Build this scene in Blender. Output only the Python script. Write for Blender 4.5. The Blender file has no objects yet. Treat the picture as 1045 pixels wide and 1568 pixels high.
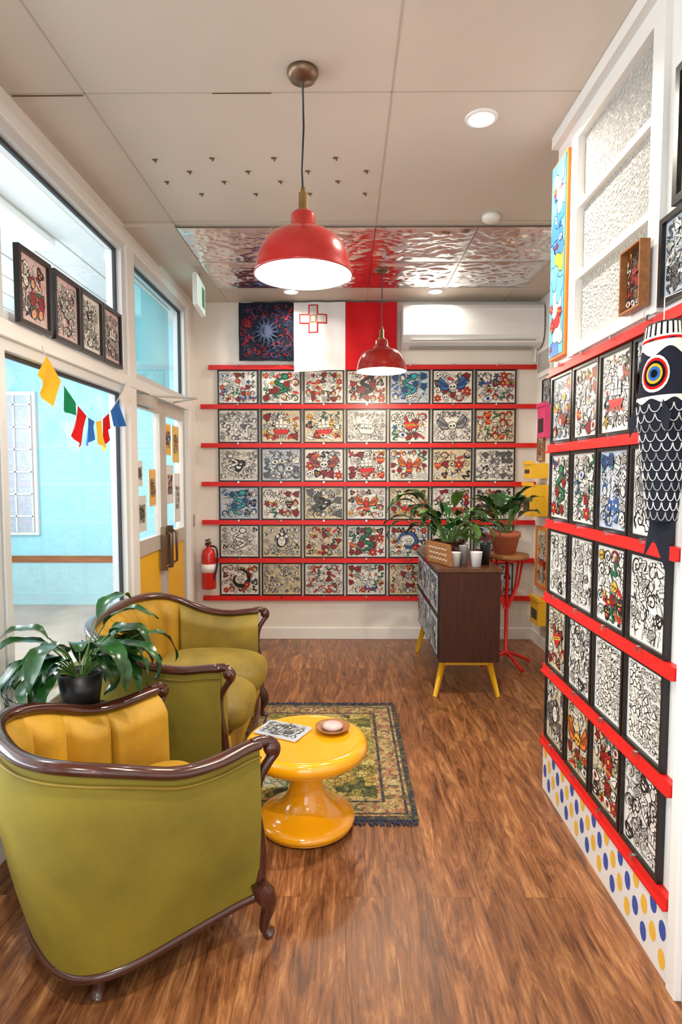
import bpy, math, random
from mathutils import Vector, Matrix, noise
pi=math.pi
scene=bpy.context.scene
try:
    scene.view_settings.view_transform='Standard'; scene.view_settings.look='None'
except Exception as e: print(e)
H=2.84; XL=-1.27; XR=0.905; XF=1.60; YB=5.15; YE=2.68; YN=-1.6

# ---------------------------------------------------------------- materials
def newmat(name):
    m=bpy.data.materials.new(name); m.use_nodes=True
    nt=m.node_tree; b=nt.nodes['Principled BSDF']; return m,nt,b
def mat(name,col,rough=.5,metal=0,spec=.5,coat=0,sheen=0,emis=None,es=0,var=0,vscale=8,bump=0,bscale=60,stretch=None,trans=0):
    m,nt,b=newmat(name)
    b.inputs['Base Color'].default_value=(*col,1); b.inputs['Roughness'].default_value=rough
    b.inputs['Metallic'].default_value=metal; b.inputs['Specular IOR Level'].default_value=spec
    b.inputs['Coat Weight'].default_value=coat; b.inputs['Coat Roughness'].default_value=.08
    if sheen:
        b.inputs['Sheen Weight'].default_value=sheen; b.inputs['Sheen Roughness'].default_value=.4
        b.inputs['Sheen Tint'].default_value=(*[min(1,c*2+.04) for c in col],1)
    if emis: b.inputs['Emission Color'].default_value=(*emis,1); b.inputs['Emission Strength'].default_value=es
    if var or bump:
        tc=nt.nodes.new('ShaderNodeTexCoord'); mp=nt.nodes.new('ShaderNodeMapping')
        nt.links.new(tc.outputs['Object'],mp.inputs[0])
        if stretch: mp.inputs['Scale'].default_value=stretch
    if var:
        n=nt.nodes.new('ShaderNodeTexNoise'); n.inputs['Scale'].default_value=vscale; n.inputs['Detail'].default_value=5
        nt.links.new(mp.outputs[0],n.inputs['Vector'])
        r=nt.nodes.new('ShaderNodeValToRGB'); r.color_ramp.elements[0].position=.3; r.color_ramp.elements[1].position=.7
        r.color_ramp.elements[0].color=(*[c*(1-var) for c in col],1); r.color_ramp.elements[1].color=(*[min(1,c*(1+var)) for c in col],1)
        nt.links.new(n.outputs['Fac'],r.inputs[0]); nt.links.new(r.outputs[0],b.inputs['Base Color'])
    if bump:
        n=nt.nodes.new('ShaderNodeTexNoise'); n.inputs['Scale'].default_value=bscale; n.inputs['Detail'].default_value=3
        nt.links.new(mp.outputs[0],n.inputs['Vector'])
        bp=nt.nodes.new('ShaderNodeBump'); bp.inputs['Strength'].default_value=bump; bp.inputs['Distance'].default_value=.01
        nt.links.new(n.outputs['Fac'],bp.inputs['Height']); nt.links.new(bp.outputs[0],b.inputs['Normal'])
    if trans:
        o=[x for x in nt.nodes if x.type=='OUTPUT_MATERIAL'][0]; tl=nt.nodes.new('ShaderNodeBsdfTranslucent'); tl.inputs[0].default_value=(*col,1)
        mx=nt.nodes.new('ShaderNodeMixShader'); mx.inputs[0].default_value=trans; nt.links.new(b.outputs[0],mx.inputs[1]); nt.links.new(tl.outputs[0],mx.inputs[2]); nt.links.new(mx.outputs[0],o.inputs[0])
    return m

def floor_mat():
    m,nt,b=newmat('wood_plank_floor'); N=nt.nodes; L=nt.links
    tc=N.new('ShaderNodeTexCoord'); sp=N.new('ShaderNodeSeparateXYZ'); cb=N.new('ShaderNodeCombineXYZ')
    L.new(tc.outputs['Object'],sp.inputs[0]); L.new(sp.outputs['Y'],cb.inputs['X']); L.new(sp.outputs['X'],cb.inputs['Y'])
    br=N.new('ShaderNodeTexBrick'); L.new(cb.outputs[0],br.inputs['Vector'])
    br.inputs['Scale'].default_value=1; br.inputs['Brick Width'].default_value=1.2; br.inputs['Row Height'].default_value=.15
    br.inputs['Mortar Size'].default_value=.0007; br.inputs['Mortar Smooth'].default_value=.3; br.offset=.37
    br.inputs['Color1'].default_value=(0,0,0,1); br.inputs['Color2'].default_value=(1,1,1,1); br.inputs['Mortar'].default_value=(.5,.5,.5,1)
    def grain(sx,sy,scale,det,rough,dist,off):
        mul=N.new('ShaderNodeVectorMath'); mul.operation='MULTIPLY'; mul.inputs[1].default_value=(sx,sy,1); L.new(cb.outputs[0],mul.inputs[0])
        sc=N.new('ShaderNodeVectorMath'); sc.operation='MULTIPLY_ADD'; L.new(br.outputs['Color'],sc.inputs[0]); sc.inputs[1].default_value=off; L.new(mul.outputs[0],sc.inputs[2])
        n=N.new('ShaderNodeTexNoise'); n.inputs['Scale'].default_value=scale; n.inputs['Detail'].default_value=det; n.inputs['Roughness'].default_value=rough; n.inputs['Distortion'].default_value=dist
        L.new(sc.outputs[0],n.inputs['Vector']); return n
    n1=grain(1.5,9,1.9,10,.74,1.4,(13,7,5)); n2=grain(4,70,1.6,4,.7,.2,(5,3,2))
    ad=N.new('ShaderNodeMix'); ad.inputs['Factor'].default_value=.30; L.new(n1.outputs['Fac'],ad.inputs['A']); L.new(n2.outputs['Fac'],ad.inputs['B'])
    r=N.new('ShaderNodeValToRGB'); e=r.color_ramp.elements
    e[0].position=.35; e[0].color=(.030,.011,.005,1); e[1].position=.67; e[1].color=(.52,.255,.10,1)
    x=e.new(.43); x.color=(.125,.043,.015,1); x=e.new(.53); x.color=(.255,.098,.034,1)
    L.new(ad.outputs['Result'],r.inputs[0])
    mx=N.new('ShaderNodeMix'); mx.data_type='RGBA'; mx.blend_type='MULTIPLY'; mx.inputs['Factor'].default_value=1
    mr=N.new('ShaderNodeMapRange'); mr.inputs['To Min'].default_value=.82; mr.inputs['To Max'].default_value=1.15; L.new(br.outputs['Color'],mr.inputs[0])
    L.new(r.outputs[0],mx.inputs['A']); L.new(mr.outputs[0],mx.inputs['B'])
    mo=N.new('ShaderNodeMix'); mo.data_type='RGBA'; L.new(br.outputs['Fac'],mo.inputs['Factor']); L.new(mx.outputs['Result'],mo.inputs['A']); mo.inputs['B'].default_value=(.07,.03,.012,1)
    L.new(mo.outputs['Result'],b.inputs['Base Color'])
    mr2=N.new('ShaderNodeMapRange'); mr2.inputs['To Min'].default_value=.22; mr2.inputs['To Max'].default_value=.44; L.new(n1.outputs['Fac'],mr2.inputs[0]); L.new(mr2.outputs[0],b.inputs['Roughness'])
    bp=N.new('ShaderNodeBump'); bp.inputs['Strength'].default_value=.3; bp.inputs['Distance'].default_value=.004; L.new(ad.outputs['Result'],bp.inputs['Height']); L.new(bp.outputs[0],b.inputs['Normal'])
    return m
def glass_mat(name,tint=(1,1,1)):
    m=bpy.data.materials.new(name); m.use_nodes=True; nt=m.node_tree; nt.nodes.clear()
    o=nt.nodes.new('ShaderNodeOutputMaterial'); t=nt.nodes.new('ShaderNodeBsdfTransparent'); t.inputs[0].default_value=(*tint,1)
    g=nt.nodes.new('ShaderNodeBsdfGlossy'); g.inputs['Roughness'].default_value=.02
    fr=nt.nodes.new('ShaderNodeFresnel'); fr.inputs[0].default_value=1.7
    mx=nt.nodes.new('ShaderNodeMixShader'); nt.links.new(fr.outputs[0],mx.inputs[0]); nt.links.new(t.outputs[0],mx.inputs[1]); nt.links.new(g.outputs[0],mx.inputs[2]); nt.links.new(mx.outputs[0],o.inputs[0])
    return m
def ink_mat(name,rough,spec):
    m,nt,b=newmat(name); a=nt.nodes.new('ShaderNodeAttribute'); a.attribute_name='Col'
    nt.links.new(a.outputs['Color'],b.inputs['Base Color']); b.inputs['Roughness'].default_value=rough; b.inputs['Specular IOR Level'].default_value=spec
    return m
def voro_mat(name,cols,scale,rough=.9):
    m,nt,b=newmat(name); N=nt.nodes;L=nt.links
    tc=N.new('ShaderNodeTexCoord'); n=N.new('ShaderNodeTexNoise'); n.inputs['Scale'].default_value=scale*.35; n.inputs['Detail'].default_value=4
    L.new(tc.outputs['Object'],n.inputs['Vector'])
    ad=N.new('ShaderNodeVectorMath'); ad.operation='MULTIPLY_ADD'; L.new(n.outputs['Color'],ad.inputs[0]); ad.inputs[1].default_value=(3.2/scale,)*3; L.new(tc.outputs['Object'],ad.inputs[2])
    v=N.new('ShaderNodeTexVoronoi'); v.inputs['Scale'].default_value=scale; L.new(ad.outputs[0],v.inputs['Vector'])
    sp=N.new('ShaderNodeSeparateColor'); L.new(v.outputs['Color'],sp.inputs[0])
    r=N.new('ShaderNodeValToRGB'); r.color_ramp.interpolation='CONSTANT'; e=r.color_ramp.elements
    e[0].color=(*cols[0],1); e[1].position=1/len(cols); e[1].color=(*cols[1],1)
    for i,c in enumerate(cols[2:]): x=e.new((i+2)/len(cols)); x.color=(*c,1)
    L.new(sp.outputs[0],r.inputs[0])
    v2=N.new('ShaderNodeTexVoronoi'); v2.feature='DISTANCE_TO_EDGE'; v2.inputs['Scale'].default_value=scale*2.1; L.new(ad.outputs[0],v2.inputs['Vector'])
    r2=N.new('ShaderNodeValToRGB'); r2.color_ramp.elements[0].position=.03; r2.color_ramp.elements[1].position=.12; r2.color_ramp.elements[0].color=(.30,.27,.2,1)
    L.new(v2.outputs['Distance'],r2.inputs[0])
    mx=N.new('ShaderNodeMix'); mx.data_type='RGBA'; mx.blend_type='MULTIPLY'; mx.inputs['Factor'].default_value=1; L.new(r.outputs[0],mx.inputs['A']); L.new(r2.outputs[0],mx.inputs['B'])
    L.new(mx.outputs['Result'],b.inputs['Base Color']); b.inputs['Roughness'].default_value=rough
    bp=N.new('ShaderNodeBump'); bp.inputs['Strength'].default_value=.4; bp.inputs['Distance'].default_value=.004; nn=N.new('ShaderNodeTexNoise'); nn.inputs['Scale'].default_value=300; L.new(tc.outputs['Object'],nn.inputs['Vector']); L.new(nn.outputs['Fac'],bp.inputs['Height']); L.new(bp.outputs[0],b.inputs['Normal'])
    return m

M={}
M['wall']=mat('cream_wall_paint',(.78,.73,.66),.6,var=.03,vscale=3,bump=.05,bscale=90)
M['white']=mat('white_gloss_paint',(.80,.78,.74),.35,var=.02,vscale=5)
M['ceil']=mat('ceiling_paint',(.60,.53,.45),.5,var=.04,vscale=1.5)
M['joint']=mat('ceiling_joint',(.44,.39,.32),.7)
M['floor']=floor_mat()
M['red']=mat('red_rail_paint',(.62,.010,.008),.4,var=.05,vscale=12)
M['lampred']=mat('red_enamel',(.38,.007,.005),.2,coat=.6)
M['black']=mat('black_frame_wood',(.010,.009,.009),.35)
M['blackp']=mat('black_plastic',(.012,.012,.013),.4)
M['paper']=mat('art_paper',(.76,.72,.64),.3,spec=.4,var=.05,vscale=20)
M['cream']=mat('aged_art_paper',(.66,.54,.34),.3,var=.10,vscale=20)
M['bluepaper']=mat('blue_grey_art_paper',(.48,.53,.60),.3,var=.10,vscale=20)
M['pinkpaper']=mat('pink_art_paper',(.60,.42,.40),.35,var=.18,vscale=30)
M['ink']=ink_mat('printed_ink',.4,.5)
M['dye']=ink_mat('dyed_cloth_print',.9,.08)
M['alu']=mat('painted_aluminium',(.64,.65,.64),.35,metal=.1)
M['alug']=mat('beige_door_frame',(.50,.45,.39),.4,var=.04)
M['gasket']=mat('dark_gasket',(.02,.025,.03),.5)
M['glass']=glass_mat('window_glass')
M['brass']=mat('aged_brass',(.45,.30,.12),.3,metal=.9)
M['bronze']=mat('bronze_metal',(.20,.13,.08),.35,metal=.8)
M['bulb']=mat('glowing_bulb',(1,.9,.75),.5,emis=(1,.88,.70),es=16)
M['led']=mat('led_diffuser',(1,1,1),.5,emis=(1,.95,.88),es=25)
M['tube']=mat('fluorescent_diffuser',(1,1,1),.5,emis=(.92,.97,1),es=8)
M['shadein']=mat('glowing_white_enamel',(.9,.88,.82),.4,emis=(1,.9,.74),es=1.0)  # inside of pendant shade; lamplight on the enamel added as emission
M['yel']=mat('yellow_lacquer',(.92,.39,.005),.14,coat=.8,var=.02)
M['yelp']=mat('yellow_paint',(.85,.47,.015),.4)
M['velg']=mat('green_velvet',(.22,.17,.012),.7,sheen=.3,var=.25,vscale=3.5,bump=.12,bscale=200)
M['vely']=mat('gold_velvet',(.44,.24,.012),.6,sheen=.4,var=.26,vscale=6,bump=.12,bscale=200)
M['velo']=mat('olive_and_shaded_velvet',(.23,.155,.012),.6,sheen=.35,var=.32,vscale=5,bump=.12,bscale=200)  # olive cushions and piping; on loveseat arm insides it paints velvet shading
M['mahog']=mat('mahogany_wood',(.055,.012,.006),.2,coat=.6,var=.3,vscale=10)
M['walnut']=mat('dark_walnut',(.045,.012,.005),.5,spec=.3,var=.3,vscale=6,stretch=(8,8,1))
M['walnutt']=mat('walnut_top',(.10,.036,.015),.3,coat=.2,var=.3,vscale=6,stretch=(8,1,1))
M['foil']=mat('crumpled_foil',(.76,.75,.74),.2,metal=1)
M['leaf']=mat('dark_green_leaf',(.012,.062,.012),.25,spec=.6,var=.45,vscale=18)
M['leafl']=mat('light_green_leaf',(.10,.20,.03),.35,var=.35,vscale=14)
M['stem']=mat('green_stem',(.08,.17,.03),.5)
M['terra']=mat('terracotta',(.46,.12,.05),.75,var=.1,vscale=15)
M['soil']=mat('potting_soil',(.03,.018,.01),.95,bump=.5,bscale=80)
M['wood']=mat('honey_wood',(.30,.12,.035),.45,var=.25,vscale=6,stretch=(1,8,8))
M['navy']=mat('navy_fringe',(.02,.035,.08),.9)
M['rugo']=voro_mat('rug_outer_border',[(.03,.035,.05),(.09,.07,.03),(.035,.04,.045),(.15,.11,.05)],55)
M['rugb']=voro_mat('rug_floral_border',[(.50,.36,.15),(.42,.17,.10),(.14,.13,.06),(.52,.40,.20),(.26,.12,.06),(.38,.30,.11)],48)
M['rugf']=voro_mat('rug_floral_field',[(.44,.35,.09),(.22,.19,.04),(.50,.41,.13),(.09,.10,.03),(.38,.27,.06),(.25,.24,.05)],15)
M['rugc']=voro_mat('rug_sky_field',[(.40,.46,.38),(.34,.40,.33),(.42,.40,.22),(.26,.29,.15)],12)
M['cyan']=mat('turquoise_wall_paint',(.36,.72,.80),.6,var=.06,vscale=1.2)
M['cyand']=mat('teal_dado_paint',(.42,.68,.72),.6,var=.08,vscale=1.2)
M['porchfl']=mat('porch_concrete',(.45,.36,.31),.6,var=.2,vscale=2)
M['porchc']=mat('porch_ceiling_boards',(.66,.67,.67),.5)
M['blind']=mat('pale_blue_blind',(.42,.74,.78),.6,trans=.4)
M['ac']=mat('white_plastic',(.80,.79,.77),.3)
M['acg']=mat('grey_plastic',(.35,.35,.34),.4)
M['exr']=mat('extinguisher_red',(.55,.012,.01),.25,coat=.5)
M['chrome']=mat('chrome',(.7,.7,.7),.15,metal=1)
M['cloth']=mat('white_flag_cloth',(.72,.70,.69),.85,spec=.2)
M['clothr']=mat('red_flag_cloth',(.58,.010,.014),.8,spec=.2)
M['clothd']=mat('dark_bandana_cloth',(.016,.018,.028),.9,spec=.1)
M['orange']=mat('orange_paint',(.78,.24,.02),.45)
M['pink']=mat('pink_paint',(.72,.05,.18),.4)
M['skyb']=mat('blue_paint',(.08,.35,.70),.45)
M['greenl']=mat('exit_sign_face',(.75,.9,.85),.3,emis=(.75,1,.9),es=.5)
M['greend']=mat('exit_sign_green',(.02,.22,.10),.3,emis=(.02,.35,.15),es=.3)
def frosted():
    m,nt,b=newmat('pebbled_glass'); N=nt.nodes;L=nt.links
    b.inputs['Base Color'].default_value=(.46,.45,.41,1); b.inputs['Roughness'].default_value=.10; b.inputs['Specular IOR Level'].default_value=1
    tc=N.new('ShaderNodeTexCoord'); v=N.new('ShaderNodeTexVoronoi'); v.inputs['Scale'].default_value=105; v.feature='SMOOTH_F1'; L.new(tc.outputs['Object'],v.inputs['Vector'])
    bp=N.new('ShaderNodeBump'); bp.inputs['Strength'].default_value=1; bp.inputs['Distance'].default_value=.014; L.new(v.outputs['Distance'],bp.inputs['Height']); L.new(bp.outputs[0],b.inputs['Normal'])
    return m
M['frost']=frosted()

# ---------------------------------------------------------------- mesh builder
class MB:
    def __init__(s): s.v=[];s.f=[];s.m=[];s.sm=[];s.c=[];s.mats=[]
    def mi(s,k):
        if k not in s.mats: s.mats.append(k)
        return s.mats.index(k)
    def add(s,vs,fs,mt,smooth=False,col=(1,1,1)):
        o=len(s.v); i=s.mi(mt)
        s.v+= [tuple(v) for v in vs]; s.c+=[col]*len(vs)
        for f in fs: s.f.append([a+o for a in f]); s.m.append(i); s.sm.append(smooth)
    def box(s,x0,x1,y0,y1,z0,z1,mt,mx=None):
        vs=[Vector((x,y,z)) for x in (x0,x1) for y in (y0,y1) for z in (z0,z1)]
        if mx: vs=[mx@v for v in vs]
        s.add(vs,[(0,1,3,2),(4,6,7,5),(0,4,5,1),(2,3,7,6),(0,2,6,4),(1,5,7,3)],mt)
    def lathe(s,prof,c,mt,seg=40,mx=None,sx=1,sy=1):
        vs=[];fs=[]
        for r,z in prof:
            for i in range(seg):
                a=2*pi*i/seg; p=Vector((r*math.cos(a)*sx,r*math.sin(a)*sy,z))
                if mx: p=mx@p
                vs.append(p+Vector(c))
        for j in range(len(prof)-1):
            for i in range(seg):
                k=(i+1)%seg; fs.append((j*seg+i,j*seg+k,(j+1)*seg+k,(j+1)*seg+i))
        s.add(vs,fs,mt,True)
    def sweep(s,path,r,mt,seg=10,cap=True,up=(0,0,1)):
        P=[Vector(p) for p in path]; n=len(P); vs=[];fs=[]
        U=Vector(up)
        prev=None
        for i,p in enumerate(P):
            t=(P[min(i+1,n-1)]-P[max(i-1,0)]).normalized()
            if prev is None:
                a=t.cross(U)
                if a.length<.05: a=t.cross(Vector((1,0,0)))
                a.normalize()
            else:
                a=prev-t*prev.dot(t); a.normalize()
            prev=a; b=a.cross(t)
            rr=r[i] if isinstance(r,list) else r
            if not isinstance(rr,tuple): rr=(rr,rr)
            for k in range(seg):
                an=2*pi*k/seg; vs.append(p+a*(rr[0]*math.cos(an))+b*(rr[1]*math.sin(an)))
        for i in range(n-1):
            for k in range(seg):
                q=(k+1)%seg; fs.append((i*seg+k,i*seg+q,(i+1)*seg+q,(i+1)*seg+k))
        if cap: fs.append(list(range(seg))); fs.append([(n-1)*seg+k for k in range(seg)][::-1])
        s.add(vs,fs,mt,True)
    def grid(s,fn,nu,nv,mt,smooth=True,u0=0,u1=1):
        vs=[fn(u0+(u1-u0)*i/nu,j/nv) for i in range(nu+1) for j in range(nv+1)]
        fs=[(i*(nv+1)+j,(i+1)*(nv+1)+j,(i+1)*(nv+1)+j+1,i*(nv+1)+j+1) for i in range(nu) for j in range(nv)]
        s.add(vs,fs,mt,smooth)
    def cushion(s,c,sz,mt,e=.35,mx=None,nu=40,nv=20,dome=0):
        sg=lambda x,p: math.copysign(abs(x)**p,x)
        def fn(u,v):
            a=u*2*pi-pi; b=v*pi-pi/2
            x=sg(math.cos(b),e*1.2)*sg(math.cos(a),e); y=sg(math.cos(b),e*1.2)*sg(math.sin(a),e); z=sg(math.sin(b),e*1.6)
            zz=z*sz[2]+ (dome*(1-x*x)*(1-y*y) if z>0 else 0)
            p=Vector((x*sz[0],y*sz[1],zz))
            if mx: p=mx@p
            return p+Vector(c)
        s.grid(fn,nu,nv,mt)
    def obj(s,name,loc=(0,0,0),rot=(0,0,0),bevel=0,sub=0):
        me=bpy.data.meshes.new(name); me.from_pydata(s.v,[],s.f)
        for k in s.mats: me.materials.append(M[k])
        me.polygons.foreach_set('material_index',s.m); me.polygons.foreach_set('use_smooth',s.sm)
        a=me.color_attributes.new('Col','FLOAT_COLOR','POINT')
        a.data.foreach_set('color',[x for c in s.c for x in (*c,1)])
        me.update()
        o=bpy.data.objects.new(name,me); o.location=loc; o.rotation_euler=rot
        scene.collection.objects.link(o)
        if bevel:
            b=o.modifiers.new('bevel','BEVEL'); b.width=bevel; b.segments=2; b.limit_method='ANGLE'; b.angle_limit=math.radians(50)
        return o
def resample(pts,n):
    P=[Vector(p) for p in pts]; L=[0]
    for a,b in zip(P,P[1:]): L.append(L[-1]+(b-a).length)
    out=[];j=0
    for i in range(n):
        d=L[-1]*i/(n-1)
        while j<len(P)-2 and L[j+1]<d: j+=1
        t=(d-L[j])/max(1e-9,L[j+1]-L[j]); out.append(P[j].lerp(P[j+1],min(1,t)))
    return out
def spline(pts,n):
    P=[Vector(p) for p in pts]; P=[2*P[0]-P[1]]+P+[2*P[-1]-P[-2]]; out=[]
    m=len(P)-3
    for i in range(n):
        t=i/(n-1)*m; k=min(int(t),m-1); t-=k; a,b,c,d=P[k:k+4]
        out.append(.5*((2*b)+(c-a)*t+(2*a-5*b+4*c-d)*t*t+(3*b-a-3*c+d)*t**3))
    return out

# ---------------------------------------------------------------- 2D ink drawing
BK=(.006,.006,.008);RD=(.55,.012,.012);GN=(.01,.18,.07);YL=(.80,.40,.03);BL=(.03,.13,.42);GY=(.26,.26,.26);WH=(.76,.72,.64);OR=(.75,.16,.02);TQ=(.03,.34,.38);SK=(.68,.40,.20)
class Cv:
    def __init__(s,mb,mp,lim=None,mt='ink'): s.mb=mb;s.mp=mp;s.k=0;s.lim=lim;s.mt=mt
    def cl(s,x,y):
        if s.lim: a,b=s.lim; return max(-a,min(a,x)),max(-b,min(b,y))
        return x,y
    def poly(s,pts,col):
        s.k+=1; s.mb.add([s.mp(*s.cl(x,y),s.k*1.2e-5) for x,y in pts],[list(range(len(pts)))],s.mt,False,col)
    def stroke(s,pts,w,col,taper=False):
        s.k+=1; vs=[];n=len(pts)
        for i,(x,y) in enumerate(pts):
            a=pts[max(i-1,0)];b=pts[min(i+1,n-1)]; dx,dy=b[0]-a[0],b[1]-a[1]; l=math.hypot(dx,dy) or 1
            ww=w*.5*(math.sin(pi*(i+.5)/n)**.6 if taper else 1)
            vs+=[s.mp(*s.cl(x-dy/l*ww,y+dx/l*ww),s.k*1.2e-5),s.mp(*s.cl(x+dy/l*ww,y-dx/l*ww),s.k*1.2e-5)]
        s.mb.add(vs,[(2*i,2*i+1,2*i+3,2*i+2) for i in range(n-1)],s.mt,False,col)
def tr(pts,cx,cy,s,a=0):
    c,q=math.cos(a)*s,math.sin(a)*s
    return [(cx+x*c-y*q,cy+x*q+y*c) for x,y in pts]
def circ(r,n=14,lob=0,amp=0,ph=0,sx=1,sy=1):
    return [((r*(1+amp*math.cos(lob*t+ph)))*math.cos(t)*sx,(r*(1+amp*math.cos(lob*t+ph)))*math.sin(t)*sy) for t in [2*pi*i/n for i in range(n)]]
def out(cv,pts,cx,cy,s,a,col,w=.1):
    mx=sum(p[0] for p in pts)/len(pts);my=sum(p[1] for p in pts)/len(pts)
    big=[]
    for x,y in pts:
        l=math.hypot(x-mx,y-my) or 1; big.append((x+(x-mx)/l*w,y+(y-my)/l*w))
    cv.poly(tr(big,cx,cy,s,a),BK); cv.poly(tr(pts,cx,cy,s,a),col)
def leafp(l=1,w=.3): return [(0,0),(l*.3,w*.8),(l*.6,w*.8),(l,0),(l*.6,-w*.8),(l*.3,-w*.8)]
def m_rose(cv,x,y,s,a,r,pal):
    for k in range(3):
        aa=a+k*2.1+r.random(); out(cv,leafp(1.2,.36),x,y,s,aa,pal[1],.08); cv.stroke(tr([(.3,0),(1.1,0)],x,y,s,aa),.06*s,BK)
    c=pal[0]
    for i,rr in enumerate((.72,.55,.38,.22)):
        out(cv,circ(rr,15,5,.14,i*1.3),x,y,s,a+i,c if i%2==0 else tuple(q*.4 for q in c),.08)
    cv.stroke(tr([(-.5,.2),(-.2,.5),(.2,.45)],x,y,s,a),.08*s,BK,True); cv.stroke(tr([(.5,-.1),(.3,-.45),(-.1,-.5)],x,y,s,a),.08*s,BK,True)
def m_skull(cv,x,y,s,a,r,pal):
    out(cv,[(-.35,-.9),(.35,-.9),(.4,-.3),(-.4,-.3)],x,y,s,a,WH,.1)
    out(cv,circ(.66,14,0,0,0,1,.9),x,y+.1*s,s,a,pal[3],.1)
    cv.stroke(tr([(-.5,.35),(-.2,.55),(.2,.5)],x,y,s,a),.12*s,GY,True)
    for q in (-.27,.27): cv.poly(tr([(u+q,v+.02) for u,v in circ(.20,7)],x,y,s,a),BK)
    cv.poly(tr([(0,-.18),(.11,-.38),(-.11,-.38)],x,y,s,a),BK)
    for q in (-.2,0,.2): cv.stroke(tr([(q,-.5),(q,-.88)],x,y,s,a),.07*s,BK)
def m_heart(cv,x,y,s,a,r,pal):
    P=[(.8*math.sin(t)**3,.05+.65*math.cos(t)-.26*math.cos(2*t)-.1*math.cos(3*t)) for t in [2*pi*i/18 for i in range(18)]]
    out(cv,P,x,y,s,a,pal[0],.1); cv.stroke(tr([(-.4,-.35),(0,-.72),(.1,-.7)],x,y,s,a),.2*s,BK,True)
    for g in (-1,1): cv.stroke(tr([(g*.2,.6),(g*.5,1.0),(g*.2,1.1)],x,y,s,a),.14*s,BK,True)
    out(cv,[(-.95,-.12),(.95,.1),(.95,.38),(-.95,.14)],x,y,s,a,pal[2],.08)
    cv.stroke(tr([(-.7,.05),(.7,.2)],x,y,s,a),.09*s,BK)
def m_dagger(cv,x,y,s,a,r,pal):
    out(cv,[(0,-1.1),(.16,.2),(-.16,.2)],x,y,s,a,WH,.09); cv.stroke(tr([(0,-1),(0,.2)],x,y,s,a),.09*s,BK)
    out(cv,[(-.42,.2),(.42,.2),(.42,.33),(-.42,.33)],x,y,s,a,pal[2],.08)
    out(cv,[(-.1,.33),(.1,.33),(.13,.85),(-.13,.85)],x,y,s,a,pal[0],.08)
def m_snake(cv,x,y,s,a,r,pal):
    ph=r.random()*6; P=[(.6*math.sin(t*1.7+ph)*(1-.05*t),-1+.33*t) for t in [i*.3 for i in range(21)]]
    cv.stroke(tr(P,x,y,s,a),.42*s,BK,True); cv.stroke(tr(P,x,y,s,a),.24*s,pal[1],True)
    for i in range(3,18,2):
        p=P[i]; cv.poly(tr([(p[0]+u,p[1]+v) for u,v in circ(.07,4)],x,y,s,a),BK)
    c=tr([P[-1]],x,y,s,a)[0]; out(cv,circ(.22,8,0,0,0,1.3,1),c[0],c[1],s,a,pal[1],.08)
def wings(cv,x,y,s,a,r,pal,col):
    for g in (-1,1):
        out(cv,[(0,0),(g*.5,.25),(g*.95,.85),(g*1.25,.4),(g*1.05,.1),(g*.9,-.15),(g*.5,-.2)],x,y,s,a,col,.08)
        for k in range(6): cv.stroke(tr([(g*(.3+.13*k),-.08+.03*k),(g*(.5+.13*k),.20+.10*k)],x,y,s,a),.06*s,BK)
def m_bird(cv,x,y,s,a,r,pal):
    wings(cv,x,y,s,a,r,pal,pal[4])
    out(cv,[(-.12,-.3),(-.35,-1),(0,-.7),(.35,-1),(.12,-.3)],x,y,s,a,BK,.05)
    out(cv,circ(.3,10,0,0,0,.8,1.5),x,y,s,a,pal[0],.08)
    c=tr([(0,.42)],x,y,s,a)[0]; out(cv,circ(.18,8),c[0],c[1],s,a,pal[4],.07)
def m_star(cv,x,y,s,a,r,pal):
    P=[((1 if i%2==0 else .42)*math.sin(i*pi/5)*.8,(1 if i%2==0 else .42)*math.cos(i*pi/5)*.8) for i in range(10)]
    out(cv,P,x,y,s,a,pal[r.choice((0,2,4))],.1)
    for i in range(0,10,2): cv.poly(tr([(0,0),P[i],P[(i+1)%10]],x,y,s,a),BK)
def m_swirl(cv,x,y,s,a,r,pal):
    n=20; P=[(((i/n)*.85)*math.cos(i*.5),((i/n)*.85)*math.sin(i*.5)) for i in range(n)]
    cv.stroke(tr(P,x,y,s,a),.15*s,BK)
    for k in range(2): cv.stroke(tr([(.95*math.cos(t+k*3),.95*math.sin(t+k*3)) for t in (0,.4,.8,1.2)],x,y,s,a),.16*s,BK,True)
def m_eye(cv,x,y,s,a,r,pal):
    P=[(-1,0),(-.5,.42),(0,.55),(.5,.42),(1,0),(.5,-.42),(0,-.55),(-.5,-.42)]
    out(cv,P,x,y,s,a,WH,.12); cv.poly(tr(circ(.40,12),x,y,s,a),pal[4]); cv.poly(tr(circ(.22,8),x,y,s,a),BK)
    for q in (-.6,-.2,.2,.6): cv.stroke(tr([(q,.6),(q*1.4,1.0)],x,y,s,a),.1*s,BK)
def m_moth(cv,x,y,s,a,r,pal):
    for g in (-1,1):
        out(cv,[(0,.1),(g*.95,.8),(g*1.05,.1),(g*.5,-.1)],x,y,s,a,pal[2],.09); out(cv,[(0,0),(g*.75,-.15),(g*.6,-.75),(g*.1,-.4)],x,y,s,a,pal[0],.09)
        for k in range(4): cv.stroke(tr([(g*.1,.08),(g*(.85-.1*k),.65-.18*k)],x,y,s,a),.07*s,BK)
        cv.stroke(tr([(g*.1,-.1),(g*.5,-.5)],x,y,s,a),.1*s,BK)
    cv.poly(tr(circ(.13,10,0,0,0,1,4.4),x,y,s,a),BK)
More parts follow.
